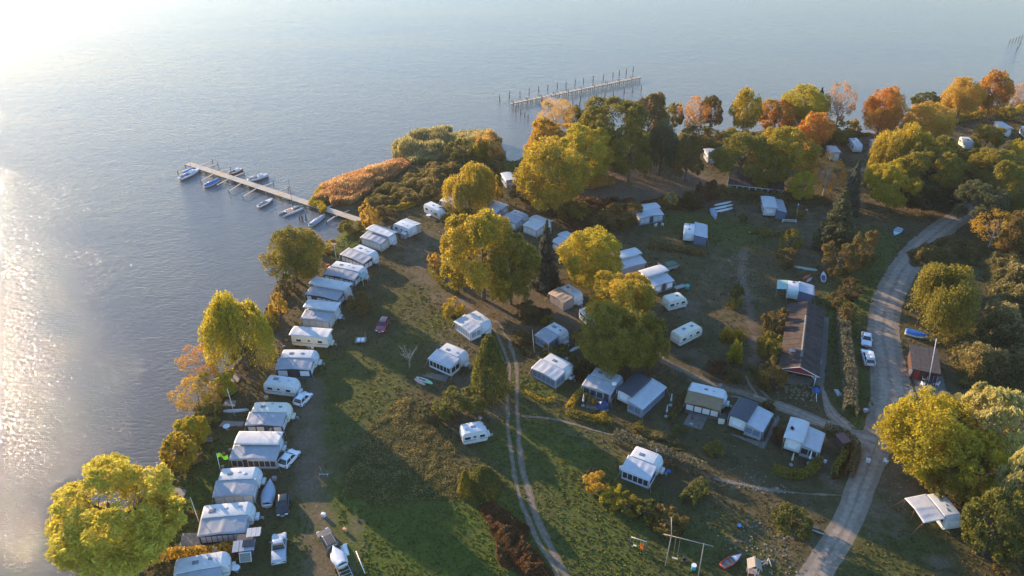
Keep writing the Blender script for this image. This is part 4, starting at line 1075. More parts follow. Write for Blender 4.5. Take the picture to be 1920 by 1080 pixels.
# inner campsite
unit((795,383),(823,397), 'white caravan standing alone and askew with its white step table above the central tree', z=ZR, kind='car', hat=((-.1,.5,.6),(.2,.5,.4)), w=2.2)
unit((826,376),(854,387), 'lit pale awning caravan half hidden by the drooping yellow-green willow', wall=WALLB, roof=AWNL, nwin=3, D=2.4, w=2.1)
unit((905,393),(929,401), 'grey caravan with one bright roof sheet, leftmost of the four behind the central tree', wall=WALLN, roof=AWNL, shellm=GREYSH, nwin=3, D=2.2, w=2.2, cover=GREYSH, coverz=2.5)
unit((941,409),(968,419), 'grey-roofed awning caravan, second of the four behind the central tree', wall=WALLG, roof=AWN, nwin=3, D=2.3, w=2.1, shellm=GREYSH)
unit((981,422),(1006,432), 'pale caravan with spread roof, third of the four behind the central tree', wall=WALLB, roof=COVER, nwin=3, D=2.6, w=2.3, cover=COVER, coverz=2.45)
unit((1034,452),(1053,463), 'pale blue-roofed tent caravan behind the blue-grey spruce', wall=WALLG, roof=AWNL, nwin=4, D=2.6, w=2.2, cover=AWNL, coverz=2.45)
unit((1030,550),(1057,568), 'caravan with tan brown awning at the edge of the round golden tree', wall=WALLG, roof=AWNT, nwin=3, win=AWNT)
unit((1091,583),(1103,594), 'small white caravan almost covered by the broad dark green tree', z=ZR, kind='car', L=4.2, w=2.1)
unit((853,603),(882,624), 'light caravan with striped white awning left of the bending sandy track', wall=WHITEP, win=AWN, nwin=6, roof=AWNL, hat=((0,.6,.4),))
unit((804,672),(845,690), 'white caravan with dark glazed awning front and paved terrace above the green kayak', wall=WHITEP, win=GLASS, nwin=6, roof=AWNL, hat=((-.15,.3,.8),(.2,.4,.45)))
unit((1004,628),(1029,643), 'caravan with flat blue-grey awning and dark windows beside the white surfboard', wall=WALLG, win=WALLN, nwin=3, roof=AWN, hat=((-.15,.5,.9),(.2,.5,.5)))
unit((998,690),(1042,713), 'caravan with two-tone awning roof and three dark windows right of the wheel tracks', wall=WALLG, win=WALLN, nwin=5, roof=AWNL, hat=((-.1,.4,.85),))
unit((1093,722),(1145,740), 'grey awning caravan with satellite dish and clipped garden hedge', wall=WALLG, win=WALLD, nwin=4, flap=4, roof=AWN, shellm=GREYSH, w=2.3)
unit((1204,767),(1248,726), 'left of the two dark-roofed chalet caravans, beside two closed pale umbrellas', wall=WALLG, win=WALLN, nwin=6, roof=AWNL, cover=DARKR, coverz=2.65, D=2.7, w=2.5, peak=0, L=5.6, x0=0, over=.2)
unit((1285,754),(1350,770), 'white caravan with brown awning above the paved terrace with the closed umbrella', wall=WALLR, win=CURT, nwin=4, roof=AWNB, hat=((-.05,.5,.6),(.15,.5,.35)), L=6.2)
unit((1429,809),(1448,776), 'right of the two dark-roofed chalet caravans, on a paved surround', wall=WALLG, win=WALLN, nwin=4, roof=AWNL, cover=DARKR, coverz=2.7, D=2.7, w=2.5, peak=0, L=5.0, x0=0, over=.2)
unit((1535,847),(1545,813), 'white chalet caravan with stepped double roof inside the light green hedge', wall=WALLG, win=GLASS, nwin=3, roof=AWNL, cover=COVER, coverz=2.85, D=2.6, w=2.3, peak=0, L=4.9, x0=0, over=.2)
unit((1166,880),(1218,900), 'lone white caravan with creased peaked awning in front of the long pale-edged hedge', wall=WHITEP, win=WALLD, nwin=5, roof=AWNL, peak=.15, hat=((-.15,.4,.8),), D=2.7)
unit((1200,409),(1244,402), 'light gabled awning caravan with white plastic chairs in front, below the paddock', wall=WALLG, win=AWNL, nwin=5, flap=3, roof=AWNL, peak=.4, D=2.7, hitch=-1, cover=COVER, coverz=2.5)
unit((1325,446),(1325,422), 'caravan seen end-on with a blue-sided awning at its right on the open meadow', wall=WALLN, win=WALLN, nwin=3, roof=AWNL, D=2.7, w=2.3, peak=0, L=5.5, x0=0, hitch=0, hat=((.25,.5,.5),(-.15,.5,.6)))
unit((1474,398),(1467,376), 'blue-sided caravan with white lean-to roof and cluttered right roof near the long white hut', wall=WALLN, win=WALLN, nwin=3, roof=AWN, cover=COVER, coverz=2.75, D=2.2, w=2.7, peak=0, L=5.5, x0=0, hitch=0)
u = unit((1525,553),(1525,536), 'caravan with mint green canopies standing against the upper end of the barn', wall=WALLN, win=WALLN, nwin=2, roof=AWNL, D=2.8, w=2.1, peak=0, L=4.4, x0=0, hitch=0, hat=((.2,.5,.6),))
MINT = mat('mint_green_cloth', (.26, .42, .38), .6, .1, 2, dirt=.2)
MB().box((0, 5.95, 2.15), (3.6, 1.9, .04), rx=-.15).build('side_canopy', MINT, u); MB().box((-2.9, 3.9, 2.2), (1.4, 2.0, .04), ry=.3).build('front_canopy', MINT, u)
for x, y in ((-1.7, 6.8), (1.7, 6.8), (-3.5, 3.1), (-3.5, 4.8)): MB().tube((x, y, 0), (x, y, 2.05), .03, n=6).build('canopy_pole', GALV, u)
unit((1166,504),(1211,492), 'caravan with grey tent annex mostly behind the round golden tree', wall=WALLG, win=WALLG, nwin=5, roof=AWNL, cover=COVER, coverz=2.85, peak=.15)
unit((1228,537),(1263,526), 'caravan with curved white roof and blue-white awning above the two plain cream caravans', wall=WALLG, win=PLASTW, nwin=3, flap=2, roof=AWNL, cover=COVER, coverz=2.95, peak=.2)
unit((1256,566),(1288,558), 'cream caravan, upper of the two plain ones on the meadow right of the green tree', z=ZR, kind='car', shellm=CREAM, hat=((.1,.5,.5),), band=True)
unit((1277,632),(1317,612), 'cream caravan with broad end window, lower of the two plain ones on the meadow', z=ZR, kind='car', shellm=CREAM, hat=((.2,.5,.6),(-.1,.6,.7)), hitch=0)
unit((870,815),(912,807), 'white touring caravan with dark trim line parked alone left of the twin wheel tracks', z=ZR, kind='car', hat=((.0,.55,.65),(-.3,.4,.4)))
unit((1699,937),(1733,981), 'caravan with open pale canopy on red-brown poles under the trees at the lower right', roof=AWNL, D=3.0, nwin=3, open_=True, L=5.0, peak=.3, band=True, hitch=0, zf=2.1)
# far side by the trees
unit((1549,275),(1560,288), 'small caravan with pale spread roof, left of the two under the orange maple', z=ZR, kind='car', cover=COVER, L=4.2)
unit((1590,258),(1603,273), 'white caravan seen end-on, right of the one with the spread roof under the orange maple', z=ZR, kind='car', hitch=0, L=5.8)
unit((1800,256),(1812,267), 'white caravan with dark front window facing right, beyond the right willow clump', z=ZR, kind='car', hitch=0, hat=((.1,.5,.8),), L=4.6)
unit((1865,231),(1883,242), 'pale caravan with a flat sheet roof and sunlit pink side near the far right shore', z=ZR, kind='car', shellm=CREAM, cover=COVER)
unit((1321,282),(1328,292), 'small dark grey caravan with tall walls in the gap right of the paddock', z=ZR, kind='car', shellm=GREYSH, L=4.2, cover=GREYSH, winm=GLASS)
unit((941,330),(949,341), 'dark round-sided caravan with pale roof on the grass left of the big yellow-green tree', z=ZR-.3, kind='car', shellm=GREYSH, L=4.4, cover=COVER)
unit((1915,236),(1925,246), 'white caravan cut by the right edge beside the far right shore', z=ZR, kind='car', L=4.6)
# ------------------------------------------------------------------ barn, hut, sheds
ROOFT = mat('weathered_brown_roof_sheets', (.065,.046,.038), .85, .35, 1.0, spec=.2, bump=.3, bscale=6, dirt=.2)
REDW = mat('dark_red_boards', (.28,.03,.03), .6, .12, 4)
# long barn with red gable
a = P(1464,691,2.3+G); b = P(1533,702,2.3+G); c = P(1482,569,2.3+G)
d = b - a; Wb = d.length; rzb = math.atan2((c-a).y, (c-a).x) - math.pi/2; Lb = (c-a).length
t = thing('barn', (0,0,0), 0, 'long barn with brown sheet roof, red front gable and white posts', 'barn')
mid = (a+b)/2; t.location = (mid.x, mid.y, G); t.rotation_euler = (0, 0, rzb)
zr, ze = 3.5, 2.3; nrow = 24
for e in (-1, 1):
    for i in range(nrow):
        y0 = Lb*i/nrow - .3; y1 = Lb*(i+1)/nrow - .3
        mb = MB(); n = 6; lift = .012*(i % 3) + .004
        for k in range(n):
            u0, u1 = k/n, (k+1)/n
            x0, x1 = e*(Wb/2+.35)*u0, e*(Wb/2+.35)*u1
            q0, q1 = zr-(zr-ze+.1)*u0, zr-(zr-ze+.1)*u1
            o_ = .02*(n-k)/n + lift
            mb.add([(x0,y0-.05,q0+o_),(x1,y0-.05,q1+o_),(x1,y1,q1+o_-.015),(x0,y1,q0+o_-.015),(x0,y0-.05,q0+o_-.05),(x1,y0-.05,q1+o_-.05),(x1,y1,q1+o_-.06),(x0,y1,q0+o_-.06)],
                   ((0,1,2,3),(7,6,5,4),(0,4,5,1),(1,5,6,2),(2,6,7,3),(3,7,4,0)))
        mb.build('roof_sheet', ROOFT, t)
MB().prism([(-.22,zr-.02),(.22,zr-.02),(.0,zr+.12)], Lb*.12, Lb*.75).build('ridge_cap', mat('pale_ridge_tiles',(.15,.135,.12),.8,.5,3), t)
MB().prism([(-Wb/2-.3,ze-.08),(Wb/2+.3,ze-.08),(0,zr-.1)], -.32,-.24).build('gable', REDW, t)
for e in (-1,1): MB().bar((0,-.36,zr-.04),(e*(Wb/2+.35),-.36,ze-.12),.06,.12).build('barge_board', WHITEP, t)
for e in (-1,1):
    MB().tube((e*(Wb/2-.2),-.2,0),(e*(Wb/2-.2),-.2,ze-.05),.09,n=8).build('post', WHITEP, t)
    MB().bar((e*(Wb/2-.2),-.2,1.5),(e*(Wb/2-1.2),-.2,ze-.1),.08).build('brace', WHITEP, t)
MB().box((0,-.2,ze-.16),(Wb,.1,.14)).build('beam', WHITEP, t)
MB().box((0,Lb/2+1.2,ze/2),(Wb-.3,Lb-2.8,ze)).build('wall', mat('grey_plaster_wall',(.34,.33,.33),.8,.15,2,dirt=.4), t)
MB().box((-1.1,2.55-.02,.95),(.75,.06,1.9)).build('door', DARKM, t)
MB().box((.6,2.54,1.2),(1.6,.05,.9)).build('window', PLASTW, t); MB().box((-2.2,2.54,1.2),(.7,.05,.8)).build('window', PLASTW, t)
for i in range(9): MB().box((Wb/2-.14, 4+i*2.2, 1.3), (.05, 1.1, .8)).build('window', GLASS, t)
MB().box((-Wb/4,4.6,zr-.42),(1.0,.7,.08)).build('roof_patch', mat('pale_patch',(.3,.31,.33),.6), t)
# white bar: blue sled-like kayak along the barn wall
# brown-roofed hut
a = P(1711,694,2.4+G); b = P(1763,696,2.4+G); c = P(1706,652,2.4+G)
t = thing('hut', ((a.x+b.x)/2,(a.y+b.y)/2,G), math.atan2((c-a).y, (c-a).x) - math.pi/2, 'small red-brown hut with dark flat roof beside the gravel road', 'hut')
Wh = (b-a).length; Lh = (c-a).length
MB().box((0,Lh/2,1.15),(Wh-.5,Lh-.6,2.3)).build('wall', mat('red_brown_boards',(.075,.028,.022),.7,.2,3), t)
for i in range(6): MB().box((-Wh/2+(i+.5)*Wh/6, Lh/2, 2.46+.012*(i%2)),(Wh/6-.02,Lh+.5,.08),rx=.03).build('roof_panel', mat('brown_roofing_felt',(.07,.055,.05),.8,.3,2,dirt=.2), t)
MB().box((-1.2,.28,1.0),(.8,.06,1.9)).build('door', mat('red_door',(.25,.03,.025),.5), t)
MB().box((.9,.28,1.35),(1.3,.06,.8)).build('window', GLASS, t); MB().box((-2.2,.27,1.4),(.5,.05,.7)).build('notice_board', PLASTW, t)
t = thing('picnic_table', P(1741,722), .3, 'dark table on the hut terrace between white plastic chairs', 'table')
MB().box((0,0,.73),(1.6,.85,.05)).build('table_top', mat('navy_tabletop',(.04,.05,.08),.4), t)
for x in (-.65,.65):
    for y in (-.3,.3): MB().box((x,y,.35),(.06,.06,.7)).build('leg', WHITEP, t)
def chair(px, py, rz, label, group=None, m=PLASTW):
    t = thing('plastic_chair', P(px, py), rz, label, 'chair', group)
    MB().box((0,0,.43),(.52,.5,.06)).build('seat', m, t)
    MB().box((0,.25,.72),(.5,.05,.6),rx=-.2).build('backrest', m, t)
    for e in (-1,1):
        MB().box((e*.26,0,.64),(.06,.5,.05)).build('armrest', m, t)
        for y in (-.2,.2): MB().box((e*.24,y,.21),(.05,.05,.42)).build('leg', m, t)
    return t
g = 'white plastic chairs round the hut terrace table'
chair(1731,714,R(60),'white plastic chair at the upper left of the hut table',g); chair(1752,714,R(-60),'white plastic chair at the upper right of the hut table',g)
chair(1729,724,R(110),'white plastic chair at the lower left of the hut table',g); chair(1756,724,R(-110),'white plastic chair at the lower right of the hut table',g); chair(1742,733,R(185),'white plastic chair nearest the big maple at the hut table',g)
chair(1229,425,R(200),'white plastic chair left of its twin before the gabled awning','chairs before the gabled awning'); chair(1242,424,R(160),'white plastic chair right of its twin before the gabled awning','chairs before the gabled awning')
chair(1660,868,R(120),'lone white plastic chair at the edge of the gravel road under the maple')
chair(1708,742,R(0),'white plastic chair standing by the road edge left of the hut terrace')
# long white hut with windows
a = P(1362,360,G); b = P(1467,372,G)
d = b-a; t = thing('long_hut', (a+b)/2, math.atan2(d.y,d.x), 'long low white hut with a row of small dark windows behind the trees', 'building')
Wl = d.length
MB().box((0,2.5,1.25),(Wl,5,2.5)).build('wall', mat('off_white_wall',(.50,.48,.45),.7,.1,1,dirt=.5), t)
for i in range(8):
    f = MB().box((-Wl/2+1.6+i*(Wl-3)/7,-.02,1.5),(1.2,.06,.85)).build('window', WOODD, t); MB().box((-Wl/2+1.6+i*(Wl-3)/7,-.05,1.5),(.95,.06,.65)).build('pane', GLASS, f)
for i in range(10): MB().box((-Wl/2+(i+.5)*Wl/10,2.6,2.62+.02*(i%2)),(Wl/10-.03,6.2,.1),rx=.06).build('roof_panel', mat('dark_brown_felt',(.06,.048,.042),.8,.3,2), t)
# sheds
t = thing('shed', P(462,1046), R(8), 'small shed with striped metal roof and black solar panels beside the pickup', 'shed')
MB().box((0,1.2,1.0),(2.1,2.2,2.0)).build('wall', mat('dark_shed_boards',(.05,.05,.055),.7), t)
for i in range(7): MB().box((-1.2+i*.4,.2,2.13+.02*(i%2)),(.38,1.7,.06),rx=.12).build('roof_strip', GALV, t)
for i in range(6): MB().box((.3+i*.3,2.1,2.35+.02*(i%2)),(.28,1.5,.06)).build('roof_strip', GALV, t)
MB().box((.6,.4,2.28),(1.5,1.1,.06),rx=.12).build('solar_panel', GLASS, t)
f = MB().box((.2,-.9,1.2),(1.5,.08,1.3),rx=-.5).build('solar_panel', WHITEP, t); MB().box((.2,-.95,1.2),(1.35,.08,1.15),rx=-.5).build('solar_cells', GLASS, f)
t = thing('toilet_shed', P(1636,277), .2, 'tiny pale shed by itself right of the end-on caravan', 'shed')
MB().box((0,0,1.0),(1.6,1.6,2.0)).build('wall', GREYSH, t); MB().box((0,0,2.05),(1.9,1.9,.1),rx=.1).build('roof', COVER, t)
t = thing('garden_shed', P(1576,838), R(-75), 'little red-brown roofed shed inside the curved hedge', 'shed')
MB().box((0,0,.9),(1.7,1.0,1.8)).build('wall', WOODD, t); MB().box((0,0,1.85),(2.1,1.4,.08),rx=.15).build('roof', mat('dull_red_roof',(.13,.065,.06),.7), t)
t = thing('storage_box', P(1352,791), R(-15), 'beige box cabinet at the right end of the brown awning', 'cabinet')
MB().box((0,0,.6),(.95,1.1,1.2)).build('cabinet', CREAM, t); MB().box((0,0,1.25),(1.1,1.3,.08)).build('lid', WOODD, t)
# ------------------------------------------------------------------ jetties
def seg(p0, p1): a, b = P(*p0, 0), P(*p1, 0); return a, b, (b-a)
def frame_line(p0, p1, z=0.0):
    a, b = P(*p0, z), P(*p1, z); d = b - a
    return Vector((a.x, a.y, 0)), math.atan2(d.y, d.x), d.length
o, rz, Lj = frame_line((352,306),(676,413), .75)
t = thing('boat_jetty', o, rz, 'long pale wooden jetty with finger booms and moored boats', 'jetty')
NS = 22; sl_ = Lj/NS
DECKS = [WOODP, mat('greyer_deck_wood',(.44,.39,.33),.8,.22,2,bump=.3,bscale=8), mat('warm_deck_wood',(.55,.42,.29),.8,.22,2,bump=.3,bscale=8)]
for i in range(NS):
    mb = MB(); n = 13
    for k in range(n):
        x = (i + (k+.5)/n) * sl_
        mb.box((x, rnd.uniform(-.02,.02), .72 + rnd.uniform(0,.02)), (sl_/n - .03, 2.0, .06))
    sec = mb.build('deck_section', DECKS[(0,1,0,0,2,0,1,0)[i % 8]], t)
mb = MB()
for y in (-.9,.9): mb.box((Lj/2,y,.60),(Lj,.14,.16))
mb.build('bearer', WOODD, t)
for i in range(NS+1):
    for y in (-.95,.95): MB().tube((i*sl_,y,-1.2),(i*sl_,y,.62),.11,n=7).build('pile', WOODD, t)
cr_ = math.cos(-rz); sr_ = math.sin(-rz)
def loc(px, py, z=.7):
    q = P(px, py, z) - o; return q.x*cr_ - q.y*sr_, q.x*sr_ + q.y*cr_
def boom(p0, p1, w=.28):
    x0,y0 = loc(*p0); x1,y1 = loc(*p1)
    bm_ = MB().bar((x0,y0,.62),(x1,y1,.55),w,.14).build('finger_boom', WOODP, t)
    MB().tube((x1,y1,-1),(x1,y1,.95),.10,n=7).build('end_pile', WOODD, bm_)
for p0,p1 in (((362,314),(333,322)),((370,312),(398,300)),((385,315),(408,306)),((400,326),(376,338)),((412,321),(432,315)),((433,333),(406,346)),((438,331),(457,323)),
              ((455,341),(429,358)),((482,352),(455,368)),((488,350),(512,342)),((515,361),(540,351)),((600,395),(628,381)),((630,405),(655,393)),((628,405),(612,415))): boom(p0,p1)
# distant jetty
o2, rz2, L2 = frame_line((957,194),(1202,144), 1.0)
t = thing('open_jetty', o2, rz2, 'narrow wooden pier on many legs with rows of bare posts beyond the trees', 'jetty')
NS2 = 30
for i in range(NS2):
    x = (i+.5)*L2/NS2
    mb = MB()
    for k in range(8): mb.box((x+(k-3.5)*L2/NS2/8,0,.98+rnd.uniform(0,.03)),(L2/NS2/8-.04,1.4,.07))
    mb.build('deck_section', DECKS[(1,0,0,2)[i%4]], t)
    for y in (-.5,.5): MB().tube((x,y,-1),(x,y,1.0 + (.8 if i%3==0 else .15)),.13,n=6).build('pile', WOODD, t)
for y in (-.5,.5): MB().box((L2/2,y,.86),(L2,.1,.16)).build('bearer', WOODD, t)
q = P(1020,185,1.0)-o2; cx, cy = q.x*math.cos(-rz2)-q.y*math.sin(-rz2), q.x*math.sin(-rz2)+q.y*math.cos(-rz2)
pf = MB()
for i in range(26): pf.box((cx+1.5, -1-i*.5, .95+rnd.uniform(0,.02)),(4.2,.46,.08))
pf.build('platform', WOODG, t)
for i in range(4):
    for x in (-.3,3.3): MB().tube((cx+x,-1.2-i*3.6,-1),(cx+x,-1.2-i*3.6,1.5),.14,n=6).build('pile', WOODD, t)
for x0 in (cx-2, cx+4, cx+22, cx+35):
    MB().bar((x0,.3,1.1),(x0-8,13,.6),.07).build('mooring_boom', WHITEP, t)
PSH = {}
def post(px, py, h, label, group):
    k = round(h, 1)
    if k not in PSH: PSH[k] = MB().tube((0,0,-1.5),(0,0,h),.15,.13,n=7).mesh('mooring_post'); PSH[k].materials.append(WOODD)
    p = P(px, py, 0); ob = link('mooring_post', PSH[k]); ob.location = (p.x, p.y, 0)
    ob.rotation_euler = (rnd.uniform(-.04,.04), rnd.uniform(-.04,.04), 0)
    setp(ob, label, 'post', group)
for x, y in ((937,189),(955,183),(975,181),(992,176),(1010,173),(1027,170),(1045,166),(1061,164),(1078,160),(1094,157),(1112,153),(1131,150),(1149,146),(1161,142),(1174,139),(1187,134)):
    post(x,y,2.1,'bare dark mooring post in the row beyond the far pier','mooring posts beyond the far pier')
for x, y in ((967,210),(976,215),(984,220),(990,226),(1074,197),(1088,191),(1104,190),(1118,186),(1134,183),(1150,179),(1170,176),(1186,173),(1202,170),(1086,202),(1096,211),(1105,215)):
    post(x,y,1.9,'bare dark mooring post in the row on the near side of the far pier','mooring posts before the far pier')
for x, y in ((1893,79),(1899,77),(1905,75),(1911,72),(1916,70)): post(x,y,1.1,'dark post of the small group standing in open water at the top right','posts in open water top right')
for x, y in ((1913,82),(1907,92)): post(x,y,1.0,'dark post of the small group standing in open water at the top right','posts in open water top right')
for x, y in ((562,413),(568,416),(574,412),(565,408)): post(x,y,1.5,'thin dark stake in the water between the catamaran and the grey moored boat','stakes beside the jetty')
# ------------------------------------------------------------------ boats
BLUE = mat('royal_blue_canvas',(.02,.13,.42),.5,.1,4,dirt=.1); NAVY = mat('navy_hull',(.02,.03,.09),.4); GREYT = mat('grey_boat_tarp',(.30,.36,.45),.55,.12,2,bump=.4,bscale=3,dirt=.15)
REDB = mat('faded_red_hull',(.40,.07,.05),.5,.12,3,dirt=.2); CYAN = mat('cyan_hull',(.22,.52,.60),.4,.08,3); BOATIN = mat('boat_interior',(.30,.31,.32),.6,.2,4); SAIL = mat('boat_deck',(.62,.63,.65),.5,.08,3,dirt=.15)
TEAK = mat('varnished_wood',(.28,.13,.05),.5,.2,5)
def hull_mesh(L, B, H, double=False, n=12, draft=.15, transom=.7):
    mb = MB(); rows = []
    for i in range(n+1):
        u = i/n
        if double: b = B/2*max(.02, math.sin(math.pi*u)**.7)
        else: b = B/2*max(.02, (1-max(0,(u-.35)/.65)**2.2) * (transom + (1-transom)*min(1,u/.35)))
        sh = H*(1+.25*(abs(u-.4)**2))
        x = -L/2 + L*u
        rows.append([(x,-b,sh),(x,-b*.85,.35*H),(x,0,-draft*(1 if 0<i<n else .0)),(x,b*.85,.35*H),(x,b,sh)])
    vs = [p for r in rows for p in r]; w = 5
    fs = [(j*w+i,(j+1)*w+i,(j+1)*w+i+1,j*w+i+1) for j in range(n) for i in range(4)] + [(0,1,2,3,4)]
    mb.add(vs, fs, True); return mb, rows
def deck_from(rows, inset, dz, u0=0, u1=1, crown=0.0):
    n = len(rows)-1; i0, i1 = int(round(u0*n)), int(round(u1*n)); vs = []
    for r in rows[i0:i1+1]:
        b = abs(r[0][1])*(1-inset)
        for k in (-1,-.5,0,.5,1): vs.append((r[0][0], b*k, r[0][2]+dz+crown*(1-k*k)))
    m = i1-i0+1
    return MB().add(vs, [(j*5+i, j*5+i+1, (j+1)*5+i+1, (j+1)*5+i) for j in range(m-1) for i in range(4)], True)
def boat(bow, stern, label, rim=None, B=None, H=.55, hull=WHITE, z=0.0, mast=None, cover=None, cabin=False, cockpit=BOATIN, name='sailing_dinghy', double=False, inner=True, tilt=0, cat='boat', flip=False, group=None, zz=None):
    a, b = P(*stern, z+.3), P(*bow, z+.3); d = b-a; L = max(d.length, 1.5)
    B = B or L*.34
    t = thing(name, ((a.x+b.x)/2,(a.y+b.y)/2, (z if zz is None else zz)), math.atan2(d.y,d.x), label, cat, group)
    mb, rows = hull_mesh(L,B,H,double, transom=.75)
    if flip:
        mb.v = [(x,-y,H-zv) for x,y,zv in mb.v]
        mb.build('hull', hull, t); return t
    h = mb.build('hull', hull, t, solid=.04)
    if cover:
        deck_from(rows,-.06,.02,0,1,.38*B/2).build('cover', cover, t, solid=.03)
    else:
        deck_from(rows,0,-.02,.62,1,.08).build('foredeck', SAIL if not double else hull, t)
        deck_from(rows,.08,-.28*H/.55,0,.66).build('cockpit_floor', cockpit, t)
        for e in (-1,1):
            mb = MB()
            for j in range(len(rows)-1):
                p0, p1 = rows[j][0 if e<0 else 4], rows[j+1][0 if e<0 else 4]
                mb.bar(p0,p1,.10,.06)
            mb.build('gunwale', rim or WHITEP, t)
        if inner:
            for u_ in (.2,.45): MB().box((-L/2+L*u_,0,H*.8),(.25,B*.8,.05)).build('thwart', TEAK, t)
        if cabin: MB().frustum(H*.9, H+.45, (-L*.02,L*.26,-B*.3,B*.3),(.02*L,L*.22,-B*.22,B*.22)).build('cabin', WHITE, t, bevel=.05)
    if mast:
        m_ = MB().tube((L*.12,0,.2),(L*.12,0,mast),.05,.03,n=6).build('mast', mast_mat, t)
        MB().tube((L*.12,0,H+.5),(-L*.38,0,H+.45),.05,n=6).build('boom', mast_mat, t)
    return t
mast_mat = GALV
boat((375,318),(338,336),'white sailing yacht with blue trim at the outer left end of the jetty',B=2.1,H=.7,mast=7.5,cabin=True,cockpit=BLUE,name='sailing_yacht')
boat((368,313),(344,325),'blue-covered small boat between the outer yacht and the jetty head',B=1.5,H=.4,cover=BLUE,name='covered_boat')
boat((413,337),(384,350),'boat under a bright royal blue cover left of the jetty',B=1.9,H=.5,cover=BLUE,name='covered_boat',mast=5)
boat((455,317),(431,326),'brown-decked motorboat with white windscreen on the far side of the jetty',B=1.7,H=.55,hull=TEAK,cabin=True,name='motor_boat')
boat((503,329),(466,340),'white yacht with dark navy waterline on the far side of the jetty',B=2.0,H=.8,hull=WHITE,cabin=True,mast=5,name='sailing_yacht')
boat((511,373),(485,388),'white open dinghy floating free left of the middle of the jetty',B=1.5,H=.5,name='rowing_boat',mast=4)
boat((609,404),(582,423),'grey covered boat moored nearest the shore end of the jetty',B=1.6,H=.45,cover=GREYT,name='covered_boat',mast=4.5)
boat((270,886),(314,889),'blue dinghy with white top moored behind the huge corner willow',B=1.5,H=.6,hull=BLUE,cover=SAIL,name='covered_boat')
t = thing('catamaran', P(546,398,0), 0, 'small white catamaran with tall dark mast beside the jetty', 'boat')
a, b = P(527,403,.3), P(565,388,.3); t.location = ((a.x+b.x)/2,(a.y+b.y)/2,0); t.rotation_euler=(0,0,math.atan2((b-a).y,(b-a).x)); Lc=(b-a).length
for e in (-1,1):
    mb,_ = hull_mesh(Lc,.45,.45,True); mb.v=[(x,y+e*1.0,z) for x,y,z in mb.v]; mb.build('hull', WHITE, t, solid=.03)
    _,rows = hull_mesh(Lc,.45,.45,True); dk=deck_from(rows,0,0,0,1,.05); dk.v=[(x,y+e*1.0,z) for x,y,z in dk.v]; dk.build('deck', WHITE, t)
for x in (-Lc*.25,Lc*.1): MB().tube((x,-1.0,.5),(x,1.0,.5),.05,n=6).build('crossbeam', GALV, t)
MB().box((-Lc*.08,0,.5),(Lc*.33,1.7,.03)).build('trampoline', TEAK, t)
MB().tube((Lc*.1,0,.5),(Lc*.1,0,8.5),.06,.04,n=6).build('mast', DARKM, t)
# boats ashore
boat((508,905),(501,950),'boat under a tied blue-grey tarpaulin on the grass beside the shore row',B=1.9,H=.75,cover=GREYT,z=G,name='covered_boat')
boat((1740,634),(1697,623),'white boat with royal blue cover lying on its trailer by the gravel road',B=1.9,H=.7,cover=BLUE,z=G,name='covered_boat')
boat((1677,441),(1688,428),'small cyan dinghy on the grass above the gravel road bend',B=1.6,H=.45,rim=CYAN,hull=CYAN,z=G,name='rowing_boat',cockpit=SAIL)
boat((1342,410),(1335,393),'grey-blue covered dinghy below the three stacked white kayaks',B=1.5,H=.45,cover=GREYT,z=G,name='covered_boat')
boat((1390,1040),(1354,1062),'red wooden rowing boat lying on the playground grass',B=1.15,H=.42,rim=REDB,hull=REDB,z=G,name='rowing_boat')
boat((1544,510),(1544,527),'blue and white optimist dinghy near the upper end of the barn',B=1.0,H=.35,hull=WHITE,cockpit=BLUE,z=G,name='rowing_boat')
KAY = [((1372,377),(1339,384),'topmost',0),((1374,383),(1336,391),'middle',0),((1374,389),(1337,397),'lowest',0)]
for (p0,p1,w_,k) in KAY: boat(p0,p1,'white kayak, %s of the three lying side by side on the meadow'%w_,B=.62,H=.28,z=G,double=True,flip=True,name='kayak',cat='kayak',group='white kayaks side by side')
boat((811,719),(781,707),'bright green kayak on the paved edge below the glazed awning caravan',B=.7,H=.3,hull=mat('bright_green_plastic',(.16,.62,.14),.4),z=G,double=True,name='kayak',cat='kayak')
boat((798,720),(777,709),'pale pink kayak beside the bright green one',B=.6,H=.28,hull=mat('pale_pink_plastic',(.60,.38,.35),.5),z=G,double=True,name='kayak',cat='kayak',flip=True)
boat((1092,643),(1065,659),'white surfboard leaning on the grass beside the broad dark tree',B=.75,H=.16,z=G,double=True,flip=True,name='surfboard',cat='surfboard')
boat((466,767),(418,770),'long white slender hull upturned on the grass by the leaning pole',B=.6,H=.32,z=G,double=True,flip=True,name='racing_canoe',cat='canoe')
boat((1490,499),(1534,506),'dark green and white canoe lying above the upper end of the barn',B=.7,H=.3,hull=mat('green_white_hull',(.30,.42,.36),.5),z=G,double=True,flip=True,name='canoe',cat='canoe')
boat((1520,514),(1505,522),'orange kayak beside a grey one above the mint green canopies',B=.7,H=.3,hull=mat('orange_plastic',(.55,.14,.04),.5),z=G,double=True,flip=True,name='kayak',cat='kayak')
boat((1523,519),(1512,527),'short grey kayak touching the orange one',B=.6,H=.28,hull=GREYSH,z=G,double=True,flip=True,name='kayak',cat='kayak')
boat((1478,370),(1456,375),'upturned grey boat behind the cluttered roof of the blue-sided caravan',B=1.2,H=.4,hull=GREYSH,z=G,flip=True,name='upturned_boat')
boat((1538,668),(1537,684),'light blue canoe leaning along the right wall of the barn',B=.6,H=.3,hull=CYAN,z=G,double=True,flip=True,name='canoe',cat='canoe')
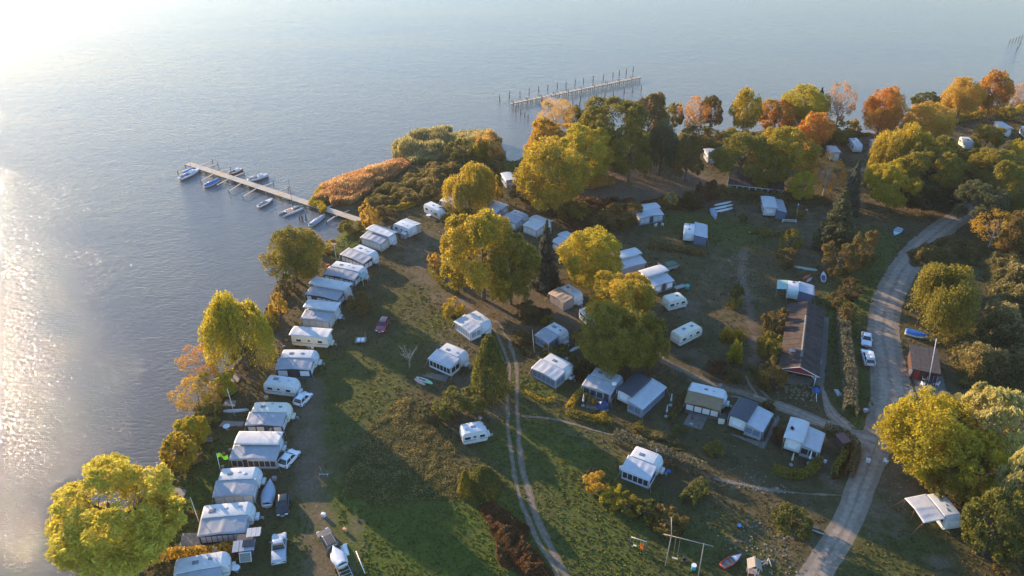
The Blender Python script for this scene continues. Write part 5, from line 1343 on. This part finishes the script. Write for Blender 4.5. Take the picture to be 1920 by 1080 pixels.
# ------------------------------------------------------------------ cars
def paint(n, c): return mat(n, c, .25, .03, 2, spec=.6, coat=.6)
PW, PR, PB, PS = paint('white_car_paint',(.72,.73,.75)), paint('dark_red_car_paint',(.30,.02,.03)), paint('black_car_paint',(.015,.013,.013)), paint('silver_car_paint',(.42,.45,.48))
PBR = paint('dark_bronze_car_paint',(.10,.07,.04))
LENS = mat('headlight_lens',(.6,.6,.62),.15); TAIL = mat('tail_light_lens',(.35,.02,.02),.2)
def car(front, rear, paintm, label, L=None, Wc=1.8, style='estate', box=False):
    a, b = P(*rear), P(*front); d = b-a
    L = L or d.length
    t = thing('parked_car', (a+b)/2, math.atan2(d.y,d.x), label, 'pickup' if style == 'pickup' else 'car')
    hw = Wc/2
    belt = .92 if style != 'suv' else 1.05
    prof = [(-L/2+.05,.30),(-L/2,.55),(-L/2+.04,belt-.08),(-L/2+.2,belt),(L*.18,belt),(L/2-.25,belt-.18),(L/2-.03,belt-.35),(L/2,.45),(L/2-.1,.28)]
    body = MB().prism(prof,-hw,hw).build('body', paintm, t, bevel=.07)
    roofz = {'estate':1.46,'hatch':1.45,'suv':1.72,'pickup':1.75,'sedan':1.42}[style]
    x0, x1, r0, r1 = {'estate':(-L/2+.08,L*.20,-L/2+.45,L*.04),'hatch':(-L/2+.10,L*.22,-L/2+.65,L*.03),'suv':(-L/2+.08,L*.22,-L/2+.35,L*.08),'pickup':(-L*.10,L*.22,-L*.04,L*.10),'sedan':(-L*.36,L*.20,-L*.22,L*.05)}[style]
    gh = MB().frustum(belt-.02, roofz-.03,(x0,x1,-hw+.09,hw-.09),(r0,r1,-hw+.28,hw-.28)).build('windows', GLASS, t, bevel=.03)
    rf = MB().grid(lambda u,v:(r0-.02+(r1-r0+.04)*u,(-hw+.25)+(2*hw-.5)*v, roofz-.01+.035*math.sin(math.pi*u)*math.sin(math.pi*v)),8,6).build('roof', paintm, t, solid=.05)
    pl = MB()
    for e in (-1,1):
        pl.bar((x1-.02,e*(hw-.09),belt),(r1,e*(hw-.27),roofz-.02),.07); pl.bar((x0+.02,e*(hw-.09),belt),(r0,e*(hw-.27),roofz-.02),.09)
        mxx = (x0+x1)/2; pl.bar((mxx,e*(hw-.085),belt),(mxx,e*(hw-.27),roofz-.02),.06)
    pl.build('pillars', paintm, t)
    for e in (-1,1):
        for x in (-L*.31,L*.32):
            w_ = MB().tube((x,e*(hw-.2),.32),(x,e*(hw+.01),.32),.33,n=14).build('wheel', RUBBER, t)
            MB().tube((x,e*(hw-.05),.32),(x,e*(hw+.025),.32),.20,n=10).build('rim', GALV, w_)
        MB().box((L/2-.10,e*(hw-.32),belt-.33),(.22,.42,.14)).build('headlight', LENS, t, bevel=.03)
        MB().box((-L/2+.06,e*(hw-.20),belt-.22),(.14,.30,.20)).build('tail_light', TAIL, t, bevel=.02)
        MB().box((x1-.25,e*(hw+.09),belt+.08),(.12,.2,.14)).build('wing_mirror', paintm, t, bevel=.03)
    MB().box((L/2-.02,0,.40),(.06,.5,.11)).build('number_plate', PLASTW, t); MB().box((-L/2+.0,0,.62),(.05,.5,.11)).build('number_plate', PLASTW, t)
    MB().box((L/2-.03,0,.58),(.07,.8,.10)).build('grille', DARKM, t)
    if style == 'pickup':
        MB().box((-L*.31,0,belt+.06),(L*.34,Wc-.12,.14)).build('bed_cover', PS, t, bevel=.03)
        MB().tube((-L*.10,-hw+.3,belt+.4),(-L*.10,hw-.3,belt+.4),.04,n=6).build('roll_bar', DARKM, t)
    if style in ('estate','suv'):
        for e in (-1,1): MB().bar((r0+.2,e*(hw-.38),roofz+.07),(r1-.2,e*(hw-.38),roofz+.07),.04).build('roof_rail', GALV, t)
    if box: MB().box(((r0+r1)/2,-.25,roofz+.22),(2.0,.85,.34)).build('roof_box', WHITE, t, bevel=.09)
    return t
car((712,626),(724,603),PR,'dark red car parked alone on the meadow')
car((580,741),(558,764),PW,'white estate car between the plain caravan and the cream-roofed one',style='estate')
car((556,849),(529,880),PW,'white hatchback beside the flat white roofed caravan',style='hatch')
car((531,966),(533,938),PB,'black small convertible-like car near the covered boat',style='hatch',L=3.8,Wc=1.7)
car((525,1009),(524,1058),PS,'silver pickup truck with covered bed at the bottom of the shore row',style='pickup',L=5.0,Wc=1.9)
car((606,1002),(627,1040),PBR,'dark bronze van-like car hitched to a boat trailer',style='suv',L=4.3,Wc=1.9)
car((1623,655),(1623,627),PW,'white car with black roof, upper of the two by the gravel road',style='sedan',L=4.1,Wc=1.75)
car((1621,658),(1631,692),PW,'white estate car with roof box, lower of the two by the gravel road',style='estate',L=4.6,box=True)
# boat on trailer, tarp bundle
u = boat((626,1036),(644,1068),'white speedboat on a trailer behind the dark bronze car',B=1.9,H=.7,z=G,cover=SAIL,name='speed_boat',zz=G+.55)
t = thing('boat_trailer', P(640,1062), math.atan2((P(626,1036)-P(650,1090)).y,(P(626,1036)-P(650,1090)).x), 'galvanised boat trailer under the white speedboat', 'trailer')
for y in (-.75,.75): MB().box((0,y,.5),(5.2,.08,.1)).build('rail', GALV, t)
for x in (-2.4,-1.9,-1.3,-.2,1.2): MB().box((x,0,.5),(.08,1.5,.08)).build('cross_bar', GALV, t)
for y in (-.9,.9): MB().tube((-.5,y-.08,.3),(-.5,y+.08,.3),.3,n=12).build('wheel', RUBBER, t)
MB().bar((2.5,0,.5),(3.8,0,.5),.1).build('drawbar', GALV, t)
def tarp(px,py,w,l,h,rz,m,label,name='tarpaulin_heap',cat='tarpaulin'):
    s = rnd.random()*9
    def fn(u,v):
        x=(u-.5)*w; y=(v-.5)*l; e=max(0,1-max(abs(2*u-1),abs(2*v-1))**3)
        return (x+.2*mnoise.noise((x,y,s)),y+.2*mnoise.noise((y,x,s)),.02+e*h*(.7+.6*mnoise.noise((x*1.5,y*1.5,s))))
    o = MB().grid(fn,12,12).build(name,m,None,solid=.02); p=P(px,py); o.location=(p.x,p.y,G); o.rotation_euler=(0,0,rz)
    return setp(o,label,cat)
tarp(642,1033,1.6,1.9,.7,.4,PLASTW,'crumpled white tarpaulin heap right of the dark bronze car')
tarp(1130,762,1.9,1.6,1.2,.2,mat('dark_blue_tarp',(.02,.05,.14),.5),'dark blue tarpaulin heap on the satellite dish caravan terrace')
tarp(1118,757,1.2,1.0,.8,.2,mat('rust_tarp',(.25,.09,.05),.6),'rust-red tarpaulin beside the dark blue heap')
tarp(1252,884,.9,.6,.3,0,BLUE,'small blue bag at the right corner of the lone awning caravan')
tarp(1530,733,1.0,1.3,.6,.3,BLUE,'blue bundle at the lower end of the barn pavement')
tarp(1571,737,1.0,1.8,.5,0,GREYSH,'pale grey covered bundle at the left side of the long grey hedge')
# green tarp trailer, bins, tables
t = thing('cargo_trailer', P(1257,505), R(25), 'box trailer with dark green cover right of the round golden tree', 'trailer')
MB().box((0,0,.85),(2.6,1.5,.75)).build('box', WOODG, t); MB().prism([(-1.35,1.23),(1.35,1.23),(1.2,1.5),(-1.2,1.5)],-.8,.8).build('cover', mat('green_canvas',(.06,.13,.09),.6), t)
for y in (-.8,.8): MB().tube((0,y-.08,.3),(0,y+.08,.3),.3,n=12).build('wheel', RUBBER, t)
MB().bar((1.3,0,.5),(2.3,0,.5),.08).build('drawbar', GALV, t)
t = thing('garden_table', P(1274,543), R(25), 'grey-green garden table behind the upper cream caravan', 'table')
MB().box((0,0,.72),(2.4,1.1,.06)).build('table_top', mat('grey_green_sheet',(.22,.27,.26),.5), t)
for x in (-1,1):
    for y in (-.4,.4): MB().box((x,y,.35),(.06,.06,.7)).build('leg', GALV, t)
t = thing('rain_barrel', P(1288,543), 0, 'turquoise green rain barrel beside the grey-green table', 'barrel')
TEAL = mat('teal_plastic',(.02,.28,.24),.4)
MB().tube((0,0,0),(0,0,1.0),.42,.46,n=16).build('barrel', TEAL, t); MB().tube((0,0,1.0),(0,0,1.06),.48,n=16).build('lid', TEAL, t)
t = thing('litter_bin', P(1300,1068), 0, 'turquoise litter drum on the playground grass', 'bin')
T2 = mat('turquoise_drum',(.05,.38,.42),.4)
MB().tube((0,0,0),(0,0,.85),.30,.30,n=16).build('drum', T2, t); MB().tube((0,0,.83),(0,0,.9),.33,n=16).build('rim', WHITEP, t)
t = thing('toy_vehicle', P(1386,988), .3, 'small light blue ride-on toy on the grass above the playground', 'toy')
MB().box((0,0,.25),(.5,.4,.25)).build('body', mat('light_blue_plastic',(.15,.3,.55),.4), t, bevel=.05)
for x in (-.2,.2): MB().tube((x,-.25,.12),(x,.25,.12),.12,n=10).build('wheel', RUBBER, t)
t = thing('car_tyre', P(1284,1052), 0, 'black tyre lying on the playground grass', 'tyre')
mb = MB()
mb.grid(lambda u,v:((.33+.12*math.cos(2*math.pi*v))*math.cos(2*math.pi*u),(.33+.12*math.cos(2*math.pi*v))*math.sin(2*math.pi*u),.12+.12*math.sin(2*math.pi*v)),18,8)
mb.build('tyre', RUBBER, t)
t = thing('trailer_frame', P(677,641), .05, 'small grey flat trailer with white sheets standing alone on the meadow', 'trailer')
MB().box((0,0,.45),(1.9,1.6,.1)).build('bed', WOODG, t)
for x in (-.35,.35): MB().box((x,0,.53),(.55,1.0,.05)).build('sheet', PLASTW, t)
for y in (-.85,.85): MB().tube((0,y-.07,.25),(0,y+.07,.25),.25,n=12).build('wheel', RUBBER, t)
MB().tube((.7,.7,.4),(.8,.8,1.6),.03,n=6).build('pole', GALV, t)
t = thing('pole_stand', P(607,892), 0, 'small drying stand with a thin pole on the bare grass', 'stand')
MB().box((0,0,.3),(1.3,.1,.08)).build('rail', GALV, t); MB().tube((-.1,0,0),(-.4,0,1.9),.025,n=6).build('pole', GALV, t)
for x in (-.6,.6): MB().box((x,0,.15),(.06,.5,.3)).build('foot', GALV, t)
# round white table, step tables
for px,py,r_,lb in ((426,805,.55,'round white garden table left of the cream-roofed awning caravan'),(444,1071,.5,'round white table at the right end of the bottom caravan'),(804,408,.6,'white step table before the askew white caravan')):
    t = thing('garden_table', P(px,py), 0, lb, 'table')
    MB().tube((0,0,.66),(0,0,.71),r_,n=20).build('table_top', PLASTW, t); MB().tube((0,0,0),(0,0,.66),.05,n=8).build('stem', GALV, t); MB().tube((0,0,0),(0,0,.04),.28,n=12).build('foot', GALV, t)
# benches
def bench(px,py,rz,label,l=1.8,m=WOODG):
    t = thing('bench', P(px,py), rz, label, 'bench')
    for y in (-.16,0,.16): MB().box((0,y,.45),(l,.13,.05)).build('slat', m, t)
    for z in (.62,.80): MB().box((0,.26,z),(l,.05,.13)).build('backrest', m, t)
    for x in (-l/2+.2,l/2-.2): MB().box((x,.05,.22),(.08,.45,.44)).build('leg', DARKM, t)
bench(666,432,R(15),'pale wooden bench beside the bush at the jetty root'); bench(545,540,R(-5),'grey wooden bench under the dark olive shore tree',2.2)
bench(385,830,R(0),'wooden garden bench right of the yellow lakeside willows',2.4); bench(372,870,R(40),'reddish wooden seat below the lakeside garden bench',1.5,TEAK)
# decks
def deck(pts, label, m=WOODG, n=14):
    a,b,c,d_ = [P(*q) for q in pts]
    t = thing('wooden_deck', (a+b+c+d_)/4, 0, label, 'deck'); o_ = (a+b+c+d_)/4
    for i in range(n):
        f0, f1 = i/n+.004, (i+1)/n-.006
        q = [a.lerp(d_,f0), b.lerp(c,f0), b.lerp(c,f1), a.lerp(d_,f1)]; z = .14+rnd.uniform(0,.015)
        vs = [(v.x-o_.x,v.y-o_.y,0) for v in q]+[(v.x-o_.x,v.y-o_.y,z) for v in q]
        MB().add(vs,((3,2,1,0),(4,5,6,7),(0,1,5,4),(1,2,6,5),(2,3,7,6),(3,0,4,7))).build('plank', m, t)
deck([(335,1029),(378,1027),(375,1000),(343,1001)],'flat grey wooden deck left of the long white caravan')
deck([(318,925),(340,948),(350,920),(330,915)],'lakeside wooden deck at the right edge of the huge willow')
deck([(418,762),(440,763),(443,752),(425,750)],'small grey deck at the shore by the long white hull',n=8)
deck([(432,716),(446,718),(452,706),(440,700)],'weathered box platform at the foot of the weeping willow',n=6)
deck([(410,800),(455,800),(458,792),(420,790)],'slatted paving boards by the round white garden table',n=10)
# ------------------------------------------------------------------ poles, flags, umbrellas
def pole(base, top, r, m, label, name='pole', cat='pole', h=None):
    """base on the ground; the top is where that line of sight reaches the height h"""
    a = P(*base); b = P(*top, G+h)
    t = thing(name, a, 0, label, cat)
    MB().tube((0,0,0),b-a,r,r*.7,n=8).build('shaft', m, t); MB().tube((0,0,0),(0,0,.12),r*3,n=10).build('foot', DARKM, t)
    return t, b-a
t,tp = pole((416,894),(406,850),.05,WHITEP,'white flagpole with a lime green windsock flag','flagpole','flagpole',h=5.2)
LIME = mat('lime_green_cloth',(.45,.85,.03),.6,.1,4)
fl = MB().grid(lambda u,v:(tp.x+.05+1.4*u, tp.y+.2*math.sin(u*7), tp.z-.1-.75*v-.25*u+.1*math.sin(u*6)),10,6).build('flag', LIME, t)
pole((375,984),(357,933),.05,WHITEP,'white leaning pole beside the long white caravan',h=6.0)
pole((441,781),(426,729),.05,WHITEP,'white pole standing behind the upturned slender hull',h=6.0)
t,tp = pole((631,488),(626,458),.05,WHITEP,'pole with a flat red top plate beside the dark olive shore tree','bird_table_pole','pole',h=4.2)
MB().box((tp.x,tp.y,tp.z+.05),(1.1,.7,.08)).build('top_plate', mat('pink_red_plate',(.5,.16,.12),.5), t)
t,tp = pole((1002,662),(998,618),.045,WHITEP,'thin white flagpole right of the twin wheel tracks','flagpole','flagpole',h=5.5)
t,tp = pole((1740,722),(1756,635),.07,WHITEP,'tall white ship mast in front of the brown-roofed hut','flagpole','flagpole',h=9.0)
for x in (-.5,.5): MB().box((x,0,1.0),(.06,.06,2.0)).build('support', WOODG, t)
t,tp = pole((1492,418),(1497,384),.04,GALV,'thin lamp post right of the two-roof blue-sided caravan','lamp_post','lamp post',h=4.2)
MB().tube((tp.x,tp.y,tp.z),(tp.x,tp.y,tp.z+.2),.14,n=10).build('lamp_head', PLASTW, t)
pole((1205,665),(1205,642),.035,GALV,'thin pole at the foot of the broad dark green tree',h=3.2)
pole((1531,755),(1531,738),.06,WHITEP,'short white barrier pole below the barn',h=1.2)
t,tp = pole((1196,782),(1195,746),.035,GALV,'thin aerial pole before the flat light blue awning roof','aerial','aerial',h=4.0)
def umbrella(px,py,m,label):
    t = thing('closed_umbrella', P(px,py), 0, label, 'umbrella')
    MB().tube((0,0,0),(0,0,2.5),.03,n=6).build('pole', GALV, t)
    MB().tube((0,0,1.0),(0,0,1.5),.17,.14,n=8).tube((0,0,1.5),(0,0,2.5),.14,.04,n=8).build('canopy', m, t)
    MB().tube((0,0,0),(0,0,.1),.3,n=12).build('base', GALV, t)
umbrella(1257,760,AWNL,'closed pale umbrella, upper one right of the flat light blue awning'); umbrella(1249,781,AWNL,'closed pale umbrella, lower one right of the flat light blue awning')
umbrella(1296,795,mat('dark_umbrella_cloth',(.05,.06,.08),.7),'closed dark umbrella on the paved terrace before the brown awning')
umbrella(1483,872,AWNL,'closed umbrella at the left front of the white double-roof chalet'); umbrella(1516,869,WHITEP,'closed white umbrella at the right front of the white double-roof chalet')
umbrella(1093,761,WHITEP,'small closed white umbrella on the satellite dish caravan terrace')
t = thing('satellite_dish', P(1151,722,2.6+G), 0, 'white satellite dish on the roof of the grey awning caravan', 'satellite dish'); 
MB().grid(lambda u,v:(.42*v*math.cos(2*math.pi*u),-.05-.15*(v*v),.45+.42*v*math.sin(2*math.pi*u)),18,5).build('dish', WHITEP, t, solid=.02); MB().tube((0,0,0),(0,0,.45),.03,n=6).build('mount', GALV, t)
# ------------------------------------------------------------------ playground
t = thing('swing_set', P(1196,1030), R(-22), 'small blue and white swing set with an orange baby seat', 'swing')
BL = mat('dark_blue_tube',(.03,.04,.15),.4); ORG = mat('orange_seat_plastic',(.75,.16,.02),.4)
Ls = 2.1
MB().tube((-Ls/2,0,1.95),(Ls/2,0,1.95),.04,n=8).build('top_bar', WHITEP, t)
for x in (-Ls/2,Ls/2):
    for y in (-.7,.7): MB().tube((x,y,0),(x,0,1.95),.04,n=8).build('leg', BL, t)
def swing(x,m,baby):
    s_ = MB().box((x,0,.55),(.42,.2 if not baby else .4,.05 if not baby else .2)).build('seat', m, t)
    if baby: MB().box((x,.2,.8),(.42,.06,.5)).build('back', m, s_)
    for e in (-1,1): MB().tube((x+e*.2,0,.57),(x+e*.2,0,1.93),.014,n=5).build('rope', mat('yellow_rope',(.6,.45,.05),.6), s_)
swing(-.45,PLASTW,False); swing(.45,ORG,True)
t = thing('wooden_swing_frame', P(1247,1062), R(-12), 'large rustic pole frame with long crossbeam, ropes and hanging seat', 'swing')
a = P(1247,1062); tA = P(1259,1004,4.6+G)-a; b1 = P(1309,1082)-a; tB = P(1320,1019,4.6+G)-a
Mi = Matrix.Rotation(R(12),3,'Z'); tA,b1,tB = Mi@tA, Mi@b1, Mi@tB
MB().tube((0,0,0),tA*1.0,.07,.055,n=8).build('post', WOODG, t); MB().tube(b1,tB,.065,.055,n=8).build('post', WOODG, t)
dd_ = (tB-tA).normalized(); MB().tube(tA-dd_*1.0-Vector((0,0,.1)),tB+dd_*1.2-Vector((0,0,.1)),.065,.055,n=8).build('crossbeam', WOODG, t)
e_ = P(1259,970,6.6+G)-a; e_ = Mi@e_; MB().tube(tA,e_,.05,.045,n=8).build('top_pole', WOODP, t)
for f in (.15,.28):
    q = tA.lerp(tB,f); MB().tube((q.x,q.y,.6),(q.x,q.y,q.z-.1),.018,n=5).build('rope', WOODG, t)
q = tA.lerp(tB,.21); MB().box((q.x,q.y,.58),(.75,.25,.05),rz=math.atan2(dd_.y,dd_.x)).build('seat', WOODP, t)
t = thing('playhouse', P(1409,1082), R(-10), 'tall wooden playhouse tower with red panel cut by the bottom edge', 'playhouse')
for x in (-.6,.6):
    for y in (-.6,.6): MB().box((x,y,1.2),(.1,.1,2.4)).build('post', WOODG, t)
MB().box((0,0,.9),(1.2,1.2,.08)).build('floor', WOODG, t); MB().box((-.25,-.64,.75),(.75,.05,1.3)).build('red_panel', REDW, t); MB().box((.4,-.64,.75),(.3,.05,1.3)).build('blue_panel', BLUE, t)
MB().box((.62,-.66,.7),(.12,.05,1.2)).build('yellow_panel', mat('yellow_board',(.6,.42,.04),.5), t)
for e in (-1,1):
    for k in range(5): MB().box((e*(.12+k*.17),0,2.95-k*.13),(.2,1.6,.03),ry=e*.65).build('roof_board', WOODG, t)
for k in range(4):
    q = P(1430+k*5,1055+k%2*3); lg = MB().tube((-.5,0,.12),(.6,.1,.12),.1,n=7).build('cut_branch', WOODG, None); lg.location = q; lg.rotation_euler=(0,0,k*.5); setp(lg,'pale cut branch lying right of the playhouse','branch',group='cut branches by the playhouse')
for k,(x,y,l,rz_) in enumerate(((1518,994,2.0,-.35),(1528,997,2.4,-.5),(1524,990,1.6,-.2))):
    lg = MB().tube((-l/2,0,.15),(l/2,0,.15),.15,.11,n=8).build('log', WOODG, None); lg.location=P(x,y); lg.rotation_euler=(0,0,rz_); setp(lg,'grey cut log at the foot of the spreading fallen shrub','log',group='logs beside the fallen shrub')
# paddock fence
def rail_fence(pts, label, h=1.1, m=WOODG, sp=2.6, name='rail_fence'):
    c = catmull([(P(*p).x,P(*p).y) for p in pts], sp); o_=c[0]
    t = thing(name,(o_.x,o_.y,G),0,label,'fence')
    for i,q in enumerate(c):
        MB().box((q.x-o_.x,q.y-o_.y,h/2),(.14,.14,h)).build('post', m, t)
        if i<len(c)-1:
            r_=c[i+1]
            for z in (h*.5,h*.92): MB().bar((q.x-o_.x,q.y-o_.y,z),(r_.x-o_.x,r_.y-o_.y,z),.06,.12).build('rail', m, t)
rail_fence([(1085,335),(1110,325),(1150,315),(1185,311)],'left wooden rail fence behind the brown paddock')
rail_fence([(1198,318),(1230,326),(1262,334),(1292,341)],'right wooden rail fence behind the brown paddock')
rail_fence([(1467,417),(1492,418)],'low white rail enclosure right of the two-roof caravan',.8,WHITEP,2.5,'white_rail')
# bare dead tree beside the glazed awning caravan
def deadtree(px,py,h,label,n=9,seed=5):
    r = random.Random(seed); t = thing('dead_tree', P(px,py), 0, label, 'tree'); mb = MB(); tw = MB()
    mb.tube((0,0,0),(.1,0,h*.45),.13,.09,n=7)
    for i in range(n):
        a = 2*math.pi*i/n; z=h*r.uniform(.25,.45)
        e=Vector((math.cos(a)*h*r.uniform(.2,.38),math.sin(a)*h*r.uniform(.2,.38),h*r.uniform(.6,1)))
        mb.tube((.05,0,z),e,.06,.02,n=5)
        for k in range(4):
            s=Vector((.05,0,z)).lerp(e,r.uniform(.4,.95)); tw.tube(s,s+Vector((r.uniform(-.6,.6),r.uniform(-.6,.6),r.uniform(.1,.8))),.022,.008,n=4)
    mb.build('trunk', mat('bleached_bark',(.40,.34,.30),.8,.2,4), t); tw.build('twigs', mat('bleached_bark',(.40,.34,.30)), t)
deadtree(768,690,4.8,'bleached bare dead tree left of the glazed awning caravan')
deadtree(1720,560,1.6,'low bare grey branches at the left of the round olive willow',6,9)
# fence of driftwood at the end of the road
for k in range(6):
    q=P(1735+k*11,382-(k%2)*3); lg=MB().tube((-2,0,.5+.1*(k%3)),(2,.3,.35),.09,.06,n=6).build('fallen_branch', WOODG, None); lg.location=q; lg.rotation_euler=(0,0,.15*k-.3); setp(lg,'grey fallen branch lying below the dark willow clump','branch',group='fallen branches below the willow clump')
# garden clutter on terraces: pots, small crates, each on its own
CL=[(537,640,(.5,.12,.1),'red and white grill beside the cream covered caravan'),(533,652,(.12,.15,.3),'dark blue scooter-like cart beside the cream covered caravan'),(586,653,(.7,.7,.72),'white cabinet standing before the cream covered caravan'),
 (563,645,(.05,.2,.12),'green gas bottle before the cream covered caravan'),(523,741,(.05,.1,.4),'blue box under the plain white caravan front'),(540,741,(.6,.6,.62),'white folding table under the plain white caravan front'),
 (500,748,(.5,.42,.3),'pale clutter crate left of the plain white caravan front'),(420,853,(.35,.2,.12),'brown crate behind the lime green flag'),(432,846,(.3,.25,.22),'grey-brown basket behind the flat white roofed caravan'),
 (418,877,(.45,.3,.18),'low wooden box at the left foot of the flat white awning'),(375,857,(.28,.08,.06),'dark red cushion chest near the lakeside seat'),(616,500,(.5,.05,.05),'bright red box at the left end of the caravan with streaked awning'),(594,522,(.5,.06,.06),'small red crate beside the arched cream roof'),
 (1372,522,(.2,.06,.06),'small red gas can on the bare meadow patch'),(650,434,(.7,.7,.7),'white canister beside the jetty bush'),(1165,880,(.6,.6,.62),'white box at the left corner of the lone awning caravan'),(1546,867,(.6,.63,.66),'pale paving box right of the white double-roof chalet'),
 (1405,437,(.7,.7,.7),'small white bag lying in the meadow'),(1512,396,(.4,.5,.52),'pale grey cabinet right of the two-roof caravan'),(536,833,(.25,.26,.28),'grey trailer box behind the white hatchback'),(515,900,(.28,.25,.24),'brown pallet box beside the covered boat'),(487,1000,(.3,.31,.33),'grey wheel chock box right of the long white caravan'),
 (1285,578,(.2,.2,.22),'dark water canister at the right end of the upper cream caravan'),(1307,632,(.45,.47,.5),'grey step box before the lower cream caravan'),(1627,866,(.6,.6,.6),'small white stone block on the road verge'),(1622,772,(.5,.5,.52),'white rock on the grass island of the road fork'),(607,968,(.7,.7,.7),'white marker left of the bottom meadow') ,(647,996,(.6,.3,.15),'orange rusty hose reel at the edge of the bottom meadow')]
for i,(px,py,c,lb) in enumerate(CL):
    t = thing('garden_item', P(px,py), rnd.uniform(-.5,.5), lb, 'box')
    s = rnd.uniform(.38,.62); m = mat('item_paint_%d'%i, c, .6)
    MB().box((0,0,s*.45),(s,s*.75,s*.9)).build('body', m, t, bevel=.05); MB().box((0,0,s*.93),(s*1.06,s*.8,.05)).build('lid', m, t, bevel=.015)
# long thin mast lying on the ground, bottom
m_ = MB().tube((0,0,.25),P(685,1080)-P(668,1036)+Vector((0,0,.5)),.06,.05,n=7).build('lying_mast', WHITEP, None); m_.location = P(668,1036); setp(m_,'long white mast lying beside the boat trailer','mast')
# stone litter
def stones(pts, n, s, m, label, jit=6):
    mb = MB(); r = random.Random(n)
    w = catmull([(P(*p).x,P(*p).y) for p in pts],.3); o_=w[0]
    for i in range(n):
        q = r.choice(w); a = s*r.uniform(.4,1.2)
        x,y = q.x+r.gauss(0,jit)-o_.x, q.y+r.gauss(0,jit)-o_.y
        mb.box((x,y,a*.15),(a,a*r.uniform(.6,1),a*.4),rz=r.uniform(0,3),rx=r.uniform(-.2,.2))
    o = mb.build('stones', m, None); o.location=(o_.x,o_.y,G); setp(o,label,'stones',kind='stuff')
ST = mat('pale_stone',(.26,.235,.20),.9,.2,3)
stones([(1355,900),(1400,911),(1430,917),(1480,922)],150,.18,ST,'pale stones along the narrow path in the dark meadow',.35)
stones([(1380,870),(1420,900)],60,.16,ST,'scattered pale stones above the narrow path',2.2)
stones([(1490,735),(1515,725)],150,.32,mat('fallen_leaf_plates',(.20,.17,.10),.9,.2,3),'pale fallen leaves on the grass before the barn',1.8)
stones([(1385,480),(1400,520),(1395,560)],120,.2,ST,'pale stones in the open meadow beside the track',2.2)
stones([(1430,1000),(1450,1050)],160,.22,mat('dry_clods',(.24,.20,.15),.9,.2,3),'dry clods on the bare playground ground',3.0)
# ------------------------------------------------------------------ the air over the lake
hz = MB().box((150, 330, 42), (1500, 1500, 90)).mesh('haze')
hm = bpy.data.materials.new('thin_evening_haze'); hm.use_nodes = True
hn_ = hm.node_tree; hn_.nodes.remove(hn_.nodes['Principled BSDF'])
pv = hn_.nodes.new('ShaderNodeVolumePrincipled')
pv.inputs['Color'].default_value = (0.96, 0.95, 0.94, 1)
pv.inputs['Density'].default_value = 0.00009
pv.inputs['Anisotropy'].default_value = 0.3
hn_.links.new(pv.outputs[0], hn_.nodes['Material Output'].inputs['Volume'])
hz.materials.append(hm)
setp(link('haze', hz), kind='stuff')
